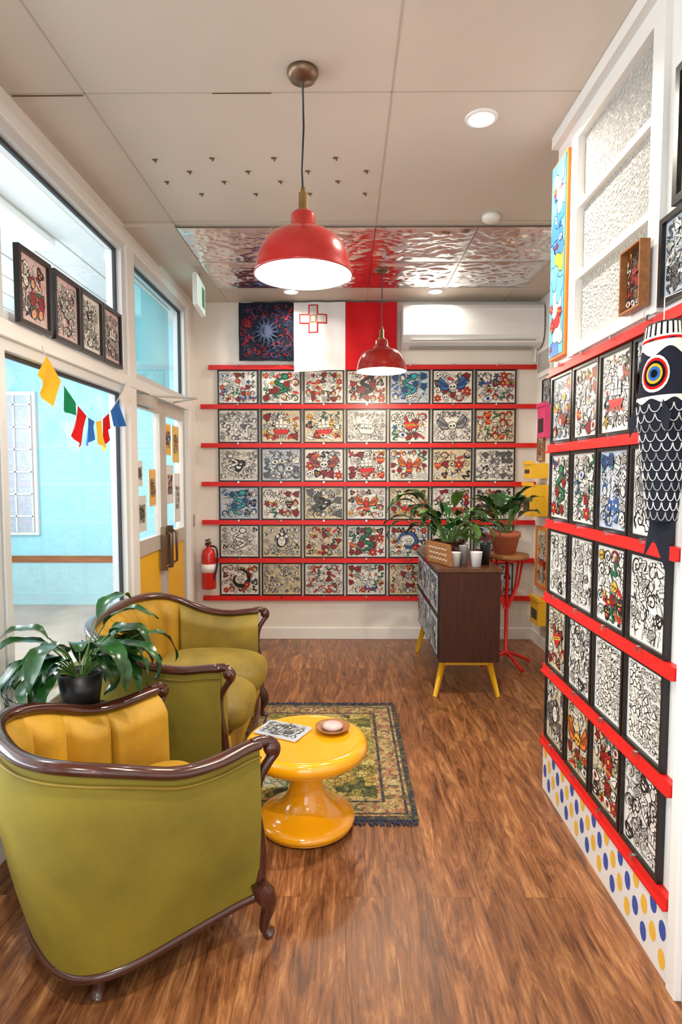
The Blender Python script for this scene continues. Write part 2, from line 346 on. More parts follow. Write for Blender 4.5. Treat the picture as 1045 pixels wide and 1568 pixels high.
def m_panther(cv,x,y,s,a,r,pal):
    cv.poly(tr(circ(.8,18,3,.22,r.random()*6),x,y,s,a),BK)
    for q in (-.25,.25): cv.poly(tr([(u+q,v+.1) for u,v in circ(.13,8,0,0,0,1.4,.8)],x,y,s,a),pal[2])
    cv.poly(tr([(-.35,-.2),(.35,-.2),(.2,-.5),(-.2,-.5)],x,y,s,a),pal[0]); cv.poly(tr([(-.15,-.2),(-.05,-.4),(.05,-.2)],x,y,s,a),WH)
    for g in (-1,1): cv.stroke(tr([(g*.1,.5),(g*.4,.35),(g*.6,.1)],x,y,s,a),.05*s,GY,True)
def m_flower(cv,x,y,s,a,r,pal):
    for k in range(6):
        out(cv,[(0,0),(.4,.26),(.85,.2),(.95,0),(.85,-.2),(.4,-.26)],x,y,s,a+k*pi/3,pal[0],.08); cv.stroke(tr([(.2,0),(.7,0)],x,y,s,a+k*pi/3),.1*s,BK)
    out(cv,circ(.25,8),x,y,s,a,pal[2],.08)
def m_head(cv,x,y,s,a,r,pal):
    cv.poly(tr(circ(.85,16,4,.1,1,.9,1),x,y+.1*s,s,a),BK)
    out(cv,circ(.5,14,0,0,0,.85,1.1),x,y-.1*s,s,a,pal[5],.06)
    for q in (-.18,.18):
        cv.poly(tr([(u+q,v+.02) for u,v in circ(.07,6,0,0,0,1.6,.7)],x,y,s,a),BK); cv.stroke(tr([(q-.12,.14),(q,.2),(q+.12,.14)],x,y,s,a),.05*s,BK)
    cv.poly(tr([(-.12,-.38),(0,-.33),(.12,-.38),(0,-.47)],x,y,s,a),(.5,.03,.03)); cv.stroke(tr([(0,0),(.05,-.2),(-.03,-.24)],x,y,s,a),.05*s,BK)
    for g in (-1,1):
        for k in range(3): cv.stroke(tr([(g*(.5+.1*k),.5-.1*k),(g*(.62+.1*k),0),(g*.5,-.5)],x,y,s,a),.035*s,GY,True)
    for q in (-.5,0,.5): c=tr([(q,.72-abs(q)*.5)],x,y,s,a)[0]; out(cv,circ(.2,8,4,.15),c[0],c[1],s,a,pal[0],.06)
def m_dragon(cv,x,y,s,a,r,pal):
    ph=r.random()*6; P=[(1.05*math.cos(t+ph)*(.45+.09*t),.95*math.sin(t+ph)*(.45+.09*t)) for t in [i*.28 for i in range(22)]]
    for i in range(1,21,1):
        p=P[i]; l=math.hypot(*p) or 1; cv.poly(tr([(p[0]-.08,p[1]),(p[0]+p[0]/l*.34,p[1]+p[1]/l*.34),(p[0]+.08,p[1]-.05)],x,y,s,a),BK)
    cv.stroke(tr(P,x,y,s,a),.34*s,BK,True); cv.stroke(tr(P,x,y,s,a),.18*s,pal[r.choice((0,1,4))],True)
    for i in range(2,20):
        p=P[i]; cv.stroke(tr([(p[0]*.88,p[1]*.88),(p[0]*1.08,p[1]*1.08)],x,y,s,a),.04*s,BK)
    m_skull(cv,x,y,s*.36,a,r,pal)
def m_ship(cv,x,y,s,a,r,pal):
    out(cv,[(-.8,-.35),(.85,-.35),(.6,-.75),(-.55,-.75)],x,y,s,a,pal[0],.08)
    for q,hh in ((-.4,.6),(0,.9),(.4,.65)):
        cv.stroke(tr([(q,-.35),(q,hh)],x,y,s,a),.07*s,BK)
        out(cv,[(q-.17,-.15),(q+.17,-.15),(q+.12,hh-.15),(q-.12,hh-.15)],x,y,s,a,WH,.05)
        cv.stroke(tr([(q-.14,.15),(q+.14,.15)],x,y,s,a),.05*s,BK)
    cv.stroke(tr([(-1+.2*i,-.85+.08*(-1)**i) for i in range(11)],x,y,s,a),.1*s,pal[4])
MOT=[m_rose,m_skull,m_heart,m_dagger,m_snake,m_bird,m_star,m_swirl,m_eye,m_moth,m_panther,m_flower,m_head,m_head,m_dragon,m_rose,m_snake,m_dagger,m_swirl,m_ship,m_rose,m_dragon]
def big_motif(cv,s,r,pal):
    k=r.randrange(9); a=r.uniform(-.12,.12)
    if k==0: wings(cv,0,0,s*1.2,a,r,pal,pal[4]); m_skull(cv,0,0,s*.6,a,r,pal); m_rose(cv,0,-.8*s,s*.4,a,r,pal)
    elif k==1: m_dagger(cv,0,0,s*1.15,a+.5,r,pal); m_heart(cv,0,0,s*.7,a,r,pal); m_rose(cv,.7*s,.5*s,s*.35,a,r,pal)
    elif k==2: m_dragon(cv,0,0,s*1.1,a,r,pal); m_flower(cv,.7*s,-.6*s,s*.35,a,r,pal)
    elif k==3: m_head(cv,0,.1*s,s*.9,a,r,pal); m_rose(cv,-.7*s,-.7*s,s*.45,a,r,pal); m_rose(cv,.7*s,-.7*s,s*.45,a,r,pal)
    elif k==4: m_snake(cv,0,0,s*1.1,a,r,pal); m_rose(cv,-.5*s,-.3*s,s*.45,a,r,pal); m_rose(cv,.6*s,.3*s,s*.4,a,r,pal)
    elif k==5: m_panther(cv,0,0,s*.8,a,r,pal); m_swirl(cv,.8*s,-.6*s,s*.4,a,r,pal); m_snake(cv,-.6*s,0,s*.9,a,r,pal)
    elif k==6: m_ship(cv,0,0,s,a,r,pal); m_star(cv,.8*s,.6*s,s*.25,a,r,pal)
    elif k==7: m_rose(cv,-.3*s,.2*s,s*.65,a,r,pal); m_rose(cv,.4*s,-.2*s,s*.6,a,r,pal); m_bird(cv,0,.6*s,s*.5,a,r,pal)
    else: m_bird(cv,0,0,s*.95,a,r,pal); m_heart(cv,0,-.6*s,s*.4,a,r,pal)
def draw_flash(cv,w,h,r,style):
    if style=='bw': pal=[WH,WH,WH,WH,GY,WH]
    elif style=='grey': pal=[GY,(.10,.10,.10),WH,WH,GY,WH]
    elif style=='red': pal=[RD,BK,YL,WH,(.4,.08,.05),SK]
    elif style=='warm': pal=[RD,GN,YL,YL,OR,SK]
    elif style=='blue': pal=[BL,TQ,WH,WH,BL,WH]
    else: pal=[RD,GN,YL,WH,BL,SK]
    palb=[WH,WH,WH,WH,GY,WH]
    cv.lim=(w/2+.004,h/2+.004)
    big=r.random()<.5; wide=w>h
    if wide: nx,ny=r.choice([(6,4),(5,4),(7,5),(5,3)])
    else: nx,ny=r.choice([(4,5),(5,6),(3,4),(4,5)])
    cw,ch=w/nx,h/ny; m=min(cw,ch)
    for i in range(50):
        x,y=r.uniform(-.45,.45)*w,r.uniform(-.44,.44)*h; a=r.random()*6
        cv.stroke(tr([(-.8,-.3),(-.3,.35),(.2,.1),(.8,.6)],x,y,m*.5,a),m*.11,r.choice((BK,BK,GY)),True)
    cells=[(i,j) for i in range(nx) for j in range(ny)]; r.shuffle(cells)
    for i,j in cells:
        x=(i+.5)*cw-w/2; y=(j+.5)*ch-h/2
        if big and abs(x)<w*.15 and abs(y)<h*.26: continue
        s=m*r.uniform(.52,.70)
        r.choice(MOT)(cv,x+r.uniform(-.12,.12)*cw,y+r.uniform(-.12,.12)*ch,s,r.uniform(-.7,.7),r,palb if r.random()<(.2 if wide else .4) else pal)
    if big: big_motif(cv,min(w,h)*.34,r,pal)
def draw_dense(cv,w,h,r):
    cv.lim=(w/2,h/2)
    for i in range(8):
        for j in range(9):
            x=(i+.5)/8*w-w/2; y=(j+.5)/9*h-h/2; k=r.random(); s=w/8*.62
            if k<.3: m_swirl(cv,x,y,s,r.random()*6,r,[WH]*6)
            elif k<.6: cv.stroke(tr([(-.9,-.5),(-.3,.6),(.2,-.3),(.9,.7)],x,y,s,r.random()*6),.4*s,BK,True)
            elif k<.8: out(cv,circ(.6,14,3,.25,r.random()*6),x,y,s,r.random(),WH,.25)
            else: r.choice([m_eye,m_skull,m_dagger,m_star])(cv,x,y,s,r.random(),r,[WH,BK,WH,WH,GY,WH])
def framed(name,w,h,loc,rz,style='col',paper='paper',fr='black',bw=.011,dep=.018,marg=.010,seed=0,tilt=0):
    r=random.Random(seed); mb=MB()
    mb.box(-w/2,w/2,-dep,0,h/2-bw,h/2,fr); mb.box(-w/2,w/2,-dep,0,-h/2,-h/2+bw,fr)
    mb.box(-w/2,-w/2+bw,-dep,0,-h/2+bw,h/2-bw,fr); mb.box(w/2-bw,w/2,-dep,0,-h/2+bw,h/2-bw,fr)
    mb.box(-w/2+bw,w/2-bw,-.008,-.001,-h/2+bw,h/2-bw,paper)
    cv=Cv(mb,lambda x,y,o: Vector((x,-.0083-o,y)))
    iw,ih=w-2*bw-2*marg,h-2*bw-2*marg
    if style=='dense': draw_dense(cv,iw,ih,r)
    elif style: draw_flash(cv,iw,ih,r,style)
    return mb.obj(name,loc,(0,0,rz))

# ---------------------------------------------------------------- room shell
mb=MB(); mb.box(XL-.1,XF+.1,YN-.1,YB+.1,-.06,0,'floor'); mb.obj('floor')
mb=MB(); mb.box(XL-.1,XF+.1,YN-.1,YB+.1,H,H+.06,'ceil')
for x in (-.98,.17,1.3): mb.box(x-.0025,x+.0025,YN,YB,H-.0015,H,'joint')
for y in (1.15,2.36,3.52): mb.box(XL,XF,y-.0025,y+.0025,H-.0015,H,'joint')
mb.box(-.5,-.28,2.358,2.363,H-.003,H,'bronze'); mb.box(-1.26,-.99,2.37,2.374,H-.003,H,'bronze')
mb.box(XL,-.98,3.55,4.2,H-.018,H,'ceil')
mb.obj('ceiling')
mb=MB(); mb.box(XL-.1,XF+.1,YB,YB+.1,0,H,'wall'); mb.obj('wall_back')
mb=MB(); mb.box(XL,XF,YB-.018,YB,0,.1,'white'); mb.obj('baseboard_back',bevel=.004)
WY0,WY1,WZ0,WZ1=1.80,2.44,1.90,2.72
mb=MB()
mb.box(XR,XR+.12,YN,WY0,0,H,'white'); mb.box(XR,XR+.12,WY1,YE,0,H,'white'); mb.box(XR,XR+.12,WY0,WY1,0,WZ0,'white'); mb.box(XR,XR+.12,WY0,WY1,WZ1,H,'white')
mb.obj('wall_right')
mb=MB(); mb.box(XR+.12,XF+.1,YE-.1,YE,0,H,'wall'); mb.obj('wall_return')
mb=MB(); mb.box(XF,XF+.1,YE,YB,0,H,'wall'); mb.obj('wall_right_far')
mb=MB(); mb.box(XF-.018,XF,YE,YB-.018,0,.1,'white'); mb.obj('baseboard_right',bevel=.004)
mb=MB(); mb.box(XR-.03,XR,YN,YE,H-.05,H-.001,'white'); mb.obj('trim_1')
mb=MB(); t=.035
def pane(z0,z1): mb.box(XR+.008,XR+.016,WY0+t,WY1-t,z0,z1,'frost')
mb.box(XR-.02,XR+.08,WY0-.03,WY0+t,WZ0-.02,WZ1+.03,'white'); mb.box(XR-.02,XR+.08,WY1-t,WY1+.03,WZ0-.02,WZ1+.03,'white')
mb.box(XR-.019,XR+.08,WY0+t,WY1-t,WZ1-.02,WZ1+.03,'white'); mb.box(XR-.025,XR+.08,WY0+t,WY1-t,WZ0-.02,WZ0+.02,'white')
for z in (2.18,2.45): mb.box(XR-.012,XR+.07,WY0+t,WY1-t,z-.012,z+.012,'white')
pane(WZ0+.02,2.168); pane(2.192,2.438); pane(2.462,WZ1-.02)
mb.obj('window_1')
mb=MB(); mb.box(XF-.02,XF,4.75,5.1,2.2,2.43,'white'); mb.box(XF-.024,XF-.018,4.78,5.07,2.24,2.40,'frost'); mb.obj('window_2',bevel=.003)
mb=MB(); mb.box(XR-.012,XR,1.60,YE,0,.215,'white')
cv=Cv(mb,lambda x,y,o: Vector((XR-.0125-o,x,y)))
r=random.Random(3); k=0; y=1.64
while y<2.66:
    zs=(.05,.135) if k%2==0 else (.092,.178)
    for j,z in enumerate(zs):
        rr=(.019,.029)
        cv.poly([(y+rr[0]*math.cos(q)+r.uniform(-.001,.001),z+rr[1]*math.sin(q)) for q in [2*pi*i/18 for i in range(18)]],((.02,.08,.38) if (k//2+j)%2 else (.85,.48,.05)))
    y+=.053; k+=1
mb.obj('baseboard_right.001')
mb=MB(); mb.box(XR-.022,XR,1.555,1.60,0,1.86,'white'); mb.obj('trim_2',bevel=.004)
mb=MB(); mb.box(XL-.1,XR+.12,YN-.1,YN,0,.5,'wall'); mb.box(XL-.1,XR+.12,YN-.1,YN,2.5,H,'wall'); mb.box(XL-.1,-1.0,YN-.1,YN,.5,2.5,'wall'); mb.box(.75,XR+.12,YN-.1,YN,.5,2.5,'wall'); mb.obj('wall_front')
ZS=.47; ZT=1.95; ZH=2.68
mb=MB(); mb.box(XL-.1,XL,YN,3.55,0,ZS,'wall'); mb.box(XL-.1,XL,YN,4.88,ZH+.04,H,'wall'); mb.box(XL-.1,XL,4.88,YB,0,H,'wall'); mb.obj('wall_left')
mb=MB(); mb.box(XL,XL+.018,YN,3.55,0,.11,'white'); mb.obj('baseboard_left',bevel=.004)
mb=MB(); mb.box(XL-.1,XL+.07,YN,3.56,ZS-.005,ZS+.03,'white'); mb.obj('window_sill',bevel=.005)
def winframe(name,y0,y1,z0,z1,gl='glass',fm='alu',w=.045):
    mb=MB(); xa,xb=XL-.08,XL+.01
    mb.box(xa,xb,y0,y0+w,z0,z1,fm); mb.box(xa,xb,y1-w,y1,z0,z1,fm); mb.box(xa,xb,y0+w,y1-w,z1-w,z1,fm); mb.box(xa,xb,y0+w,y1-w,z0,z0+w,fm)
    g=.014; xg=XL-.03
    mb.box(xg-.01,xg+.01,y0+w,y0+w+g,z0+w,z1-w,'gasket'); mb.box(xg-.01,xg+.01,y1-w-g,y1-w,z0+w,z1-w,'gasket'); mb.box(xg-.01,xg+.01,y0+w,y1-w,z1-w-g,z1-w,'gasket')
    mb.add([(xg,y0+w,z0+w),(xg,y1-w,z0+w),(xg,y1-w,z1-w),(xg,y0+w,z1-w)],[(0,1,2,3)],gl)
    return mb.obj(name,bevel=.003)
winframe('window_3',2.22,3.52,ZT+.03,ZH+.04); winframe('window_4',2.22,3.52,ZS+.03,ZT-.03)
winframe('window_5',.6,2.20,ZT+.03,ZH+.04); winframe('window_6',.6,2.20,ZS+.03,ZT-.03)
winframe('window_7',YN+.02,.58,ZS+.03,ZH+.04)
mb=MB(); mb.box(XL-.09,XL+.03,YN,4.88,ZT-.032,ZT+.032,'white'); mb.obj('trim_3',bevel=.005)
mb=MB(); mb.box(XL-.09,XL+.025,3.52,3.64,0,ZH+.04,'white'); mb.obj('trim_4',bevel=.005)
mb=MB(); mb.box(XL-.09,XL+.025,4.84,4.92,0,ZH+.06,'white'); mb.obj('trim_5',bevel=.005)
mb=MB(); mb.box(XL-.01,XL+.03,YN,4.9,ZH+.03,ZH+.08,'white'); mb.obj('trim_6',bevel=.005)
winframe('window_8',3.64,4.84,ZT+.03,ZH+.04)
mb=MB()
for i in range(19):
    y=3.71+i*.060; m4=Matrix.Translation((XL-.13,y,0))@Matrix.Rotation(-.45,4,'Z'); mb.box(-.001,.001,-.026,.026,ZT+.02,ZH+.0,'blind',m4)
mb.box(XL-.16,XL-.10,3.66,4.82,ZH,ZH+.04,'ac'); mb.obj('vertical_blind')
def door(name,y0,y1,posters):
    mb=MB(); xa,xb=XL-.05,XL-.005; s=.06
    for a,b,c,d in ((y0,y0+s,.02,1.91),(y1-s,y1,.02,1.91),(y0+s,y1-s,1.83,1.91),(y0+s,y1-s,.90,1.0),(y0+s,y1-s,.02,.14)): mb.box(xa,xb,a,b,c,d,'alug')
    mb.box(xa+.012,xb-.012,y0+s,y1-s,.14,.90,'yelp')
    xg=XL-.028; mb.add([(xg,y0+s,1.0),(xg,y1-s,1.0),(xg,y1-s,1.83),(xg,y0+s,1.83)],[(0,1,2,3)],'glass')
    for (a,b,c,d,cl) in posters:
        mb.box(xg+.002,xg+.004,a,b,c,d,'paper'); cv=Cv(mb,lambda x,y,o,xx=xg+.0045: Vector((xx+o,x,y)))
        cv.poly([(a+.01,c+.01),(b-.01,c+.01),(b-.01,d-.01),(a+.01,d-.01)],cl)
        draw=Cv(mb,lambda x,y,o,xx=xg+.0055,aa=(a+b)/2,bb=(c+d)/2: Vector((xx+o,aa+x,bb+y))); draw_flash(draw,(b-a)*.6,(d-c)*.5,random.Random(int(a*100)),'col')
    return mb.obj(name,bevel=.003)
door('door_1',3.66,4.23,[(3.74,3.92,1.05,1.28,(.7,.7,.66)),(3.98,4.13,1.2,1.45,(.8,.45,.1)),(3.74,3.86,1.34,1.5,(.75,.72,.66))])
door('door_2',4.25,4.82,[(4.34,4.5,1.55,1.78,(.85,.45,.05)),(4.53,4.72,1.5,1.78,(.8,.5,.1)),(4.36,4.55,1.2,1.48,(.75,.75,.72)),(4.57,4.73,1.05,1.42,(.8,.78,.7))])
mb=MB()
for y in (4.17,4.31): mb.box(XL-.004,XL+.03,y-.025,y+.025,.75,1.05,'bronze'); mb.sweep([(XL+.03,y,.78),(XL+.06,y,.8),(XL+.06,y,1.0),(XL+.03,y,1.02)],.009,'bronze')
mb.obj('door_handle')
mb=MB(); mb.box(XL-.004,XL+.05,3.72,3.95,1.84,1.90,'alug'); mb.sweep([(XL+.03,3.85,1.91),(XL+.28,4.05,1.915)],.008,'alug'); mb.sweep([(XL+.28,4.05,1.915),(XL+.03,4.4,1.93)],.007,'alug'); mb.obj('door_closer')

PX=-4.3
mb=MB(); mb.box(PX,XL-.1,YN-1,6.6,-.1,-.02,'porchfl'); mb.obj('porch_floor')
mb=MB(); mb.box(PX,XL-.1,YN-1,6.6,3.0,3.06,'porchc')
for i in range(12): mb.box(PX+i*.26,PX+i*.26+.006,YN-1,6.6,2.996,3.0,'joint')
mb.obj('porch_ceiling')
mb=MB(); mb.box(PX,XL-.1,6.6,6.7,-.1,3.0,'cyan'); mb.box(PX,XL-.1,6.585,6.6,-.1,.45,'cyand'); mb.box(PX,XL-.1,6.57,6.6,.45,.52,'wood'); mb.obj('wall_porch')
mb=MB(); mb.box(PX-.1,PX,YN-1,6.6,-.1,.95,'cyan'); mb.box(PX-.1,PX,YN-1,6.6,2.75,3.0,'cyan'); mb.obj('wall_porch_side')
mb=MB()
x0,x1=-4.15,-3.35
mb.box(x0,x1,6.56,6.6,.75,2.3,'white'); mb.box(x0+.04,x1-.04,6.55,6.562,.79,2.26,'bluepaper')
for i in range(5): mb.box(x0+.04+i*.177,x0+.055+i*.177,6.535,6.55,.79,2.26,'ac')
for j in range(6): mb.box(x0+.04,x1-.04,6.535,6.55,.95+j*.24,.965+j*.24,'ac')
mb.obj('window_9')
mb=MB(); mb.box(-2.13,-1.97,3.0,4.2,2.95,2.995,'white'); mb.box(-2.11,-1.99,3.02,4.18,2.92,2.95,'tube'); mb.obj('fluorescent_light')

# ---------------------------------------------------------------- foil ceiling panel
mb=MB()
def foil(x0,x1,y0,y1,sd):
    def fn(u,v):
        x=x0+(x1-x0)*u; y=y0+(y1-y0)*v
        e=min(1,min(u,1-u,v,1-v)*10)
        d=noise.noise(Vector((x*4+sd,y*6,sd)))*.008+noise.noise(Vector((x*15,y*22,sd)))*.006+abs(noise.noise(Vector((x*8,y*12+5,sd+3))))*.012+abs(noise.noise(Vector((x*26,y*32+5,sd+3))))*.006
        return Vector((x,y,H-.012-e*(abs(d)+.002)))
    mb.grid(fn,64,64,'foil')
xs=[-.98,-.42,.17,.76,1.35]; ys=[3.58,4.15,4.72]
for i in range(4):
    for j in range(2): foil(xs[i]+.002,xs[i+1]-.002,ys[j]+.002,ys[j+1]-.002,i*3.1+j*7.7)
mb.obj('foil_ceiling_panel')
mb=MB()
for (px,yy) in ((237,2.84),(325,2.83),(420,2.83),(515,2.83),(290,2.95),(380,2.95),(472,2.95),(562,2.95),(255,3.05),(343,3.05),(430,3.05),(518,3.05),(308,3.18),(392,3.18),(475,3.18),(560,3.18)):
    x=(px-530)/930*yy/1.035
    mb.box(x-.014,x+.007,yy-.005,yy+.005,H-.004,H,'bronze'); mb.box(x-.003,x+.004,yy-.003,yy+.003,H-.014,H,'bronze')
mb.obj('ceiling_hooks')

# ---------------------------------------------------------------- rails + frames, back wall
zb=[.358+.3243*k for k in range(7)]
for k,z in enumerate(zb):
    xl=-1.15 if k==6 else -1.22
    mb=MB(); mb.box(xl,XF-.002,YB-.026,YB-.001,z-.019,z+.019,'red'); mb.box(xl,XF-.002,YB-.036,YB-.026,z-.019,z-.010,'red')
    for c in range(7): mb.box(-.905+.3595*c-.006,-.905+.3595*c+.006,YB-.045,YB-.02,z+.008,z+.024,'chrome')
    mb.obj('picture_rail')
seed=2100
styles=[['col','warm','warm','red','blue','col','col'],['grey','red','warm','bw','col','bw','col'],['bw','grey','red','red','warm','red','grey'],['blue','col','grey','warm','warm','red','red'],['bw','bw','red','warm','col','bw','col'],['red','bw','red','col','red','grey','bw']]
papers=[['paper','paper','paper','paper','bluepaper','paper','paper'],['paper','cream','cream','paper','paper','paper','cream'],['paper','bluepaper','paper','paper','paper','cream','paper'],['bluepaper','paper','cream','paper','cream','paper','paper'],['paper','cream','cream','paper','paper','paper','bluepaper'],['paper','cream','paper','paper','cream','cream','bluepaper']]
for row in range(6):
    zc=(zb[6-row]+zb[5-row])/2
    for c in range(7):
        seed+=1
        framed('framed_flash_print',.342,.284,(-.905+.3595*c,YB-.002,zc),0,styles[row][c],papers[row][c],seed=seed)
zr=[.234+.3232*k for k in range(6)]
for z in zr:
    mb=MB(); mb.box(XR-.022,XR-.001,1.605,YE,z-.018,z+.018,'red'); mb.box(XR-.032,XR-.022,1.605,YE,z-.018,z-.010,'red')
    for c in range(4): y=2.54-.25*c; mb.box(XR-.036,XR-.015,y-.006,y+.006,z+.010,z+.026,'chrome')
    mb.obj('picture_rail')
st2=[['warm','red','red','col'],['col','col','blue','bw'],['bw','bw','warm','bw'],['red','bw','dense','dense'],['grey','warm','red','bw']]
pp2=[['bluepaper','paper','paper','bluepaper'],['paper','paper','bluepaper','paper'],['paper']*4,['cream','paper','paper','paper'],['cream','cream','cream','paper']]
for row in range(5):
    zc=(zr[5-row]+zr[4-row])/2
    for c in range(4):
        seed+=1; framed('framed_flash_print',.240,.284,(XR-.002,2.535-.25*c,zc),-pi/2,st2[row][c],pp2[row][c],seed=seed,bw=.012)
for i,y in enumerate((2.42,2.70,2.955,3.21)):
    framed('framed_picture',.25,.29,(XL+.035,y,ZT+.034+.145),pi/2,['col','bw','bw','grey'][i],['pinkpaper','pinkpaper','paper','pinkpaper'][i],seed=300+i,bw=.018,dep=.022,marg=.02)
framed('framed_picture',.13,.19,(XR-.03,1.86,2.0),-pi/2,'red','walnutt',fr='wood',seed=401,bw=.006,dep=.03,marg=.004)
framed('framed_picture',.19,.24,(XR-.002,1.67,2.01),-pi/2,'grey','bluepaper',seed=402,bw=.016,dep=.02)
framed('framed_picture',.34,.36,(XR-.002,1.53,2.32),-pi/2,'warm','cream',seed=403,bw=.022,dep=.022)
mb=MB(); mb.box(XR-.03,XR-.001,2.48,2.66,1.90,2.70,'orange'); mb.box(XR-.034,XR-.03,2.49,2.65,1.91,2.69,'skyb')
cv=Cv(mb,lambda x,y,o: Vector((XR-.0345-o,2.57+x,2.30+y)),(.078,.388)); r=random.Random(9)
for i in range(13):
    y=-.36+i*.06; col=r.choice([WH,WH,WH,BL,(.1,.3,.6),YL,RD]); out(cv,circ(.05,16,3,.3,i),r.uniform(-.035,.035),y,1,0,col,.004)
for i in range(16): r.choice([m_star,m_eye,m_bird,m_flower])(cv,r.uniform(-.06,.06),r.uniform(-.36,.36),.02,r.random()*3,r,[RD,WH,YL,WH,BL,WH])
mb.obj('painted_board')

# ---------------------------------------------------------------- flags
def wavy(x,y): return .010*math.sin(x*14+y*3)*(1-0.3*math.cos(y*5))+.005*math.sin(y*17+x*5)
mb=MB(); yb=YB-.055
mb.grid(lambda u,v: Vector((-.885+.455*u,yb-wavy(u,v),2.35+.475*v)),16,16,'clothd')
cv=Cv(mb,lambda x,y,o: Vector((-.6575+x,yb-wavy((x+.2275)/.455,(y+.2375)/.475)-.003-o*4,2.5875+y)),(.22,.23),'dye')
r=random.Random(21)
C2=[(.26,.014,.02),(.03,.05,.13),(.06,.075,.14),(.20,.018,.04),(.04,.06,.12),(.34,.03,.03)]
for i in range(230):
    x,y=r.uniform(-.2,.2),r.uniform(-.21,.21)
    d=math.hypot(x,y); c=r.choice(C2) if d>.11 else r.choice([(.03,.04,.08),(.06,.08,.14),(.012,.012,.018)]); a=r.random()*6
    P=[(math.cos(t)*(.5+.12*t),math.sin(t)*(.5+.12*t)) for t in [k*.45 for k in range(8)]]
    cv.stroke(tr(P,x,y,r.uniform(.014,.030),a),.007,c,True)
for i in range(14):
    a=i*2*pi/14; cv.poly(tr([(.04,-.012),(.11,0),(.04,.012)],0,0,1,a),(.05,.065,.12))
cv.poly(circ(.05,20,6,.12),(.07,.085,.14)); cv.poly(circ(.03,14),(.015,.02,.035))
mb.obj('bandana_wall_hanging')
mb=MB(); x0,x1=-.43,.42
W=lambda u,v: Vector((x0+(x1-x0)*u,yb-.006-wavy(u*1.7,v)*.8,2.255+.02*math.sin(u*3)*(1-v)+(.57-.02*math.sin(u*3)*(1-v))*v))
mb.grid(lambda u,v:W(u*.5,v),16,14,'cloth'); mb.grid(lambda u,v:W(.5+u*.5,v),16,14,'clothr')
cx,cy=-.27,2.69; lay=0
def patchf(xa,xb,ya,yb_,col,off):
    n=8; vs=[];fs=[]
    for i in range(n+1):
        for j in range(n+1):
            x=xa+(xb-xa)*i/n; z=ya+(yb_-ya)*j/n; vs.append(W((x-x0)/(x1-x0),(z-2.255)/.57)+Vector((0,-off,0)))
    for i in range(n):
        for j in range(n): fs.append((i*(n+1)+j,(i+1)*(n+1)+j,(i+1)*(n+1)+j+1,i*(n+1)+j+1))
    mb.add(vs,fs,'dye',True,col)
for s_,k_,col,o in ((.115,.040,(.50,.02,.02),.0025),(.106,.030,(.52,.48,.45),.004)):
    patchf(cx-s_,cx+s_,cy-k_,cy+k_,col,o); patchf(cx-k_,cx+k_,cy-s_,cy+s_,col,o+.0006)
patchf(cx-.034,cx+.034,cy-.034,cy+.034,(.34,.20,.16),.0062); patchf(cx-.016,cx+.016,cy-.022,cy+.022,(.55,.48,.42),.0075)
mb.obj('malta_flag')

# ---------------------------------------------------------------- AC
mb=MB(); ax0,ax1=.46,1.585
prof=[(.003,2.44),(.10,2.44),(.17,2.475),(.20,2.53),(.205,2.62),(.20,2.74),(.18,2.77),(.003,2.77)]
vs=[(x,YB-.0-d,z) for x in (ax0,ax1) for d,z in prof]; n=len(prof)
mb.add(vs,[(i,i+1,n+i+1,n+i) for i in range(n-1)]+[list(range(n)),list(range(n,2*n))[::-1]],'ac')
mb.box(ax0+.06,ax1-.06,YB-.196,YB-.16,2.488,2.494,'acg'); mb.box(ax0+.06,ax1-.06,YB-.15,YB-.05,2.437,2.4405,'acg')
mb.sweep([(ax1-.02,YB-.08,2.50),(ax1-.01,YB-.03,2.40),(ax1-.01,YB-.02,2.34)],.012,'ac')
mb.obj('air_conditioner',bevel=.01)

# ---------------------------------------------------------------- pendant lamps
def pendant(x,y):
    mb=MB()
    mb.lathe([(.001,H),(.055,H),(.056,H-.012),(.045,H-.03),(.01,H-.035),(.001,H-.036)],(x,y,0),'bronze',32)
    mb.sweep([(x,y,H-.03),(x+.003,y,2.65),(x-.003,y,2.5),(x,y,2.41)],.0035,'blackp',8)
    mb.lathe([(.001,2.44),(.008,2.44),(.009,2.425),(.016,2.42),(.017,2.365),(.026,2.36),(.026,2.345),(.001,2.345)],(x,y,0),'brass',24)
    zt=2.35
    dome=[(.001,zt),(.040,zt),(.044,zt-.008),(.046,zt-.045),(.058,zt-.052),(.060,zt-.062)]
    for i in range(0,17):
        a=i/16*pi/2*.93; dome.append((.060+.113*math.sin(a),zt-.062-.155*(1-math.cos(a))*.98))
    zq=dome[-1][1]; dome.append((.178,zq-.014)); dome.append((.179,zq-.020)); dome.append((.174,zq-.020))
    mb.lathe(dome,(x,y,0),'lampred',64)
    inn=[(.174,zq-.020)]+[(max(.001,q[0]-.005),q[1]-.005) for q in dome[-4:5:-1]]+[(.001,zt-.068)]
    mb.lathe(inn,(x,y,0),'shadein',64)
    bz=zq+.030
    mb.lathe([(.001,bz-.052)]+[(.06*math.sin(a),bz-.052*math.cos(a)) for a in (.3,.6,.9,1.2,1.57,1.9,2.2)]+[(.022,bz+.055),(.02,bz+.08),(.001,bz+.08)],(x,y,0),'bulb',24)
    mb.obj('pendant_lamp')
    l=bpy.data.lights.new('pendant_light','POINT'); l.energy=16; l.color=(1,.86,.68); l.shadow_soft_size=.05
    o=bpy.data.objects.new('pendant_light',l); o.location=(x,y,zq-.075); scene.collection.objects.link(o)
pendant(-.154,2.24); pendant(.249,4.31)
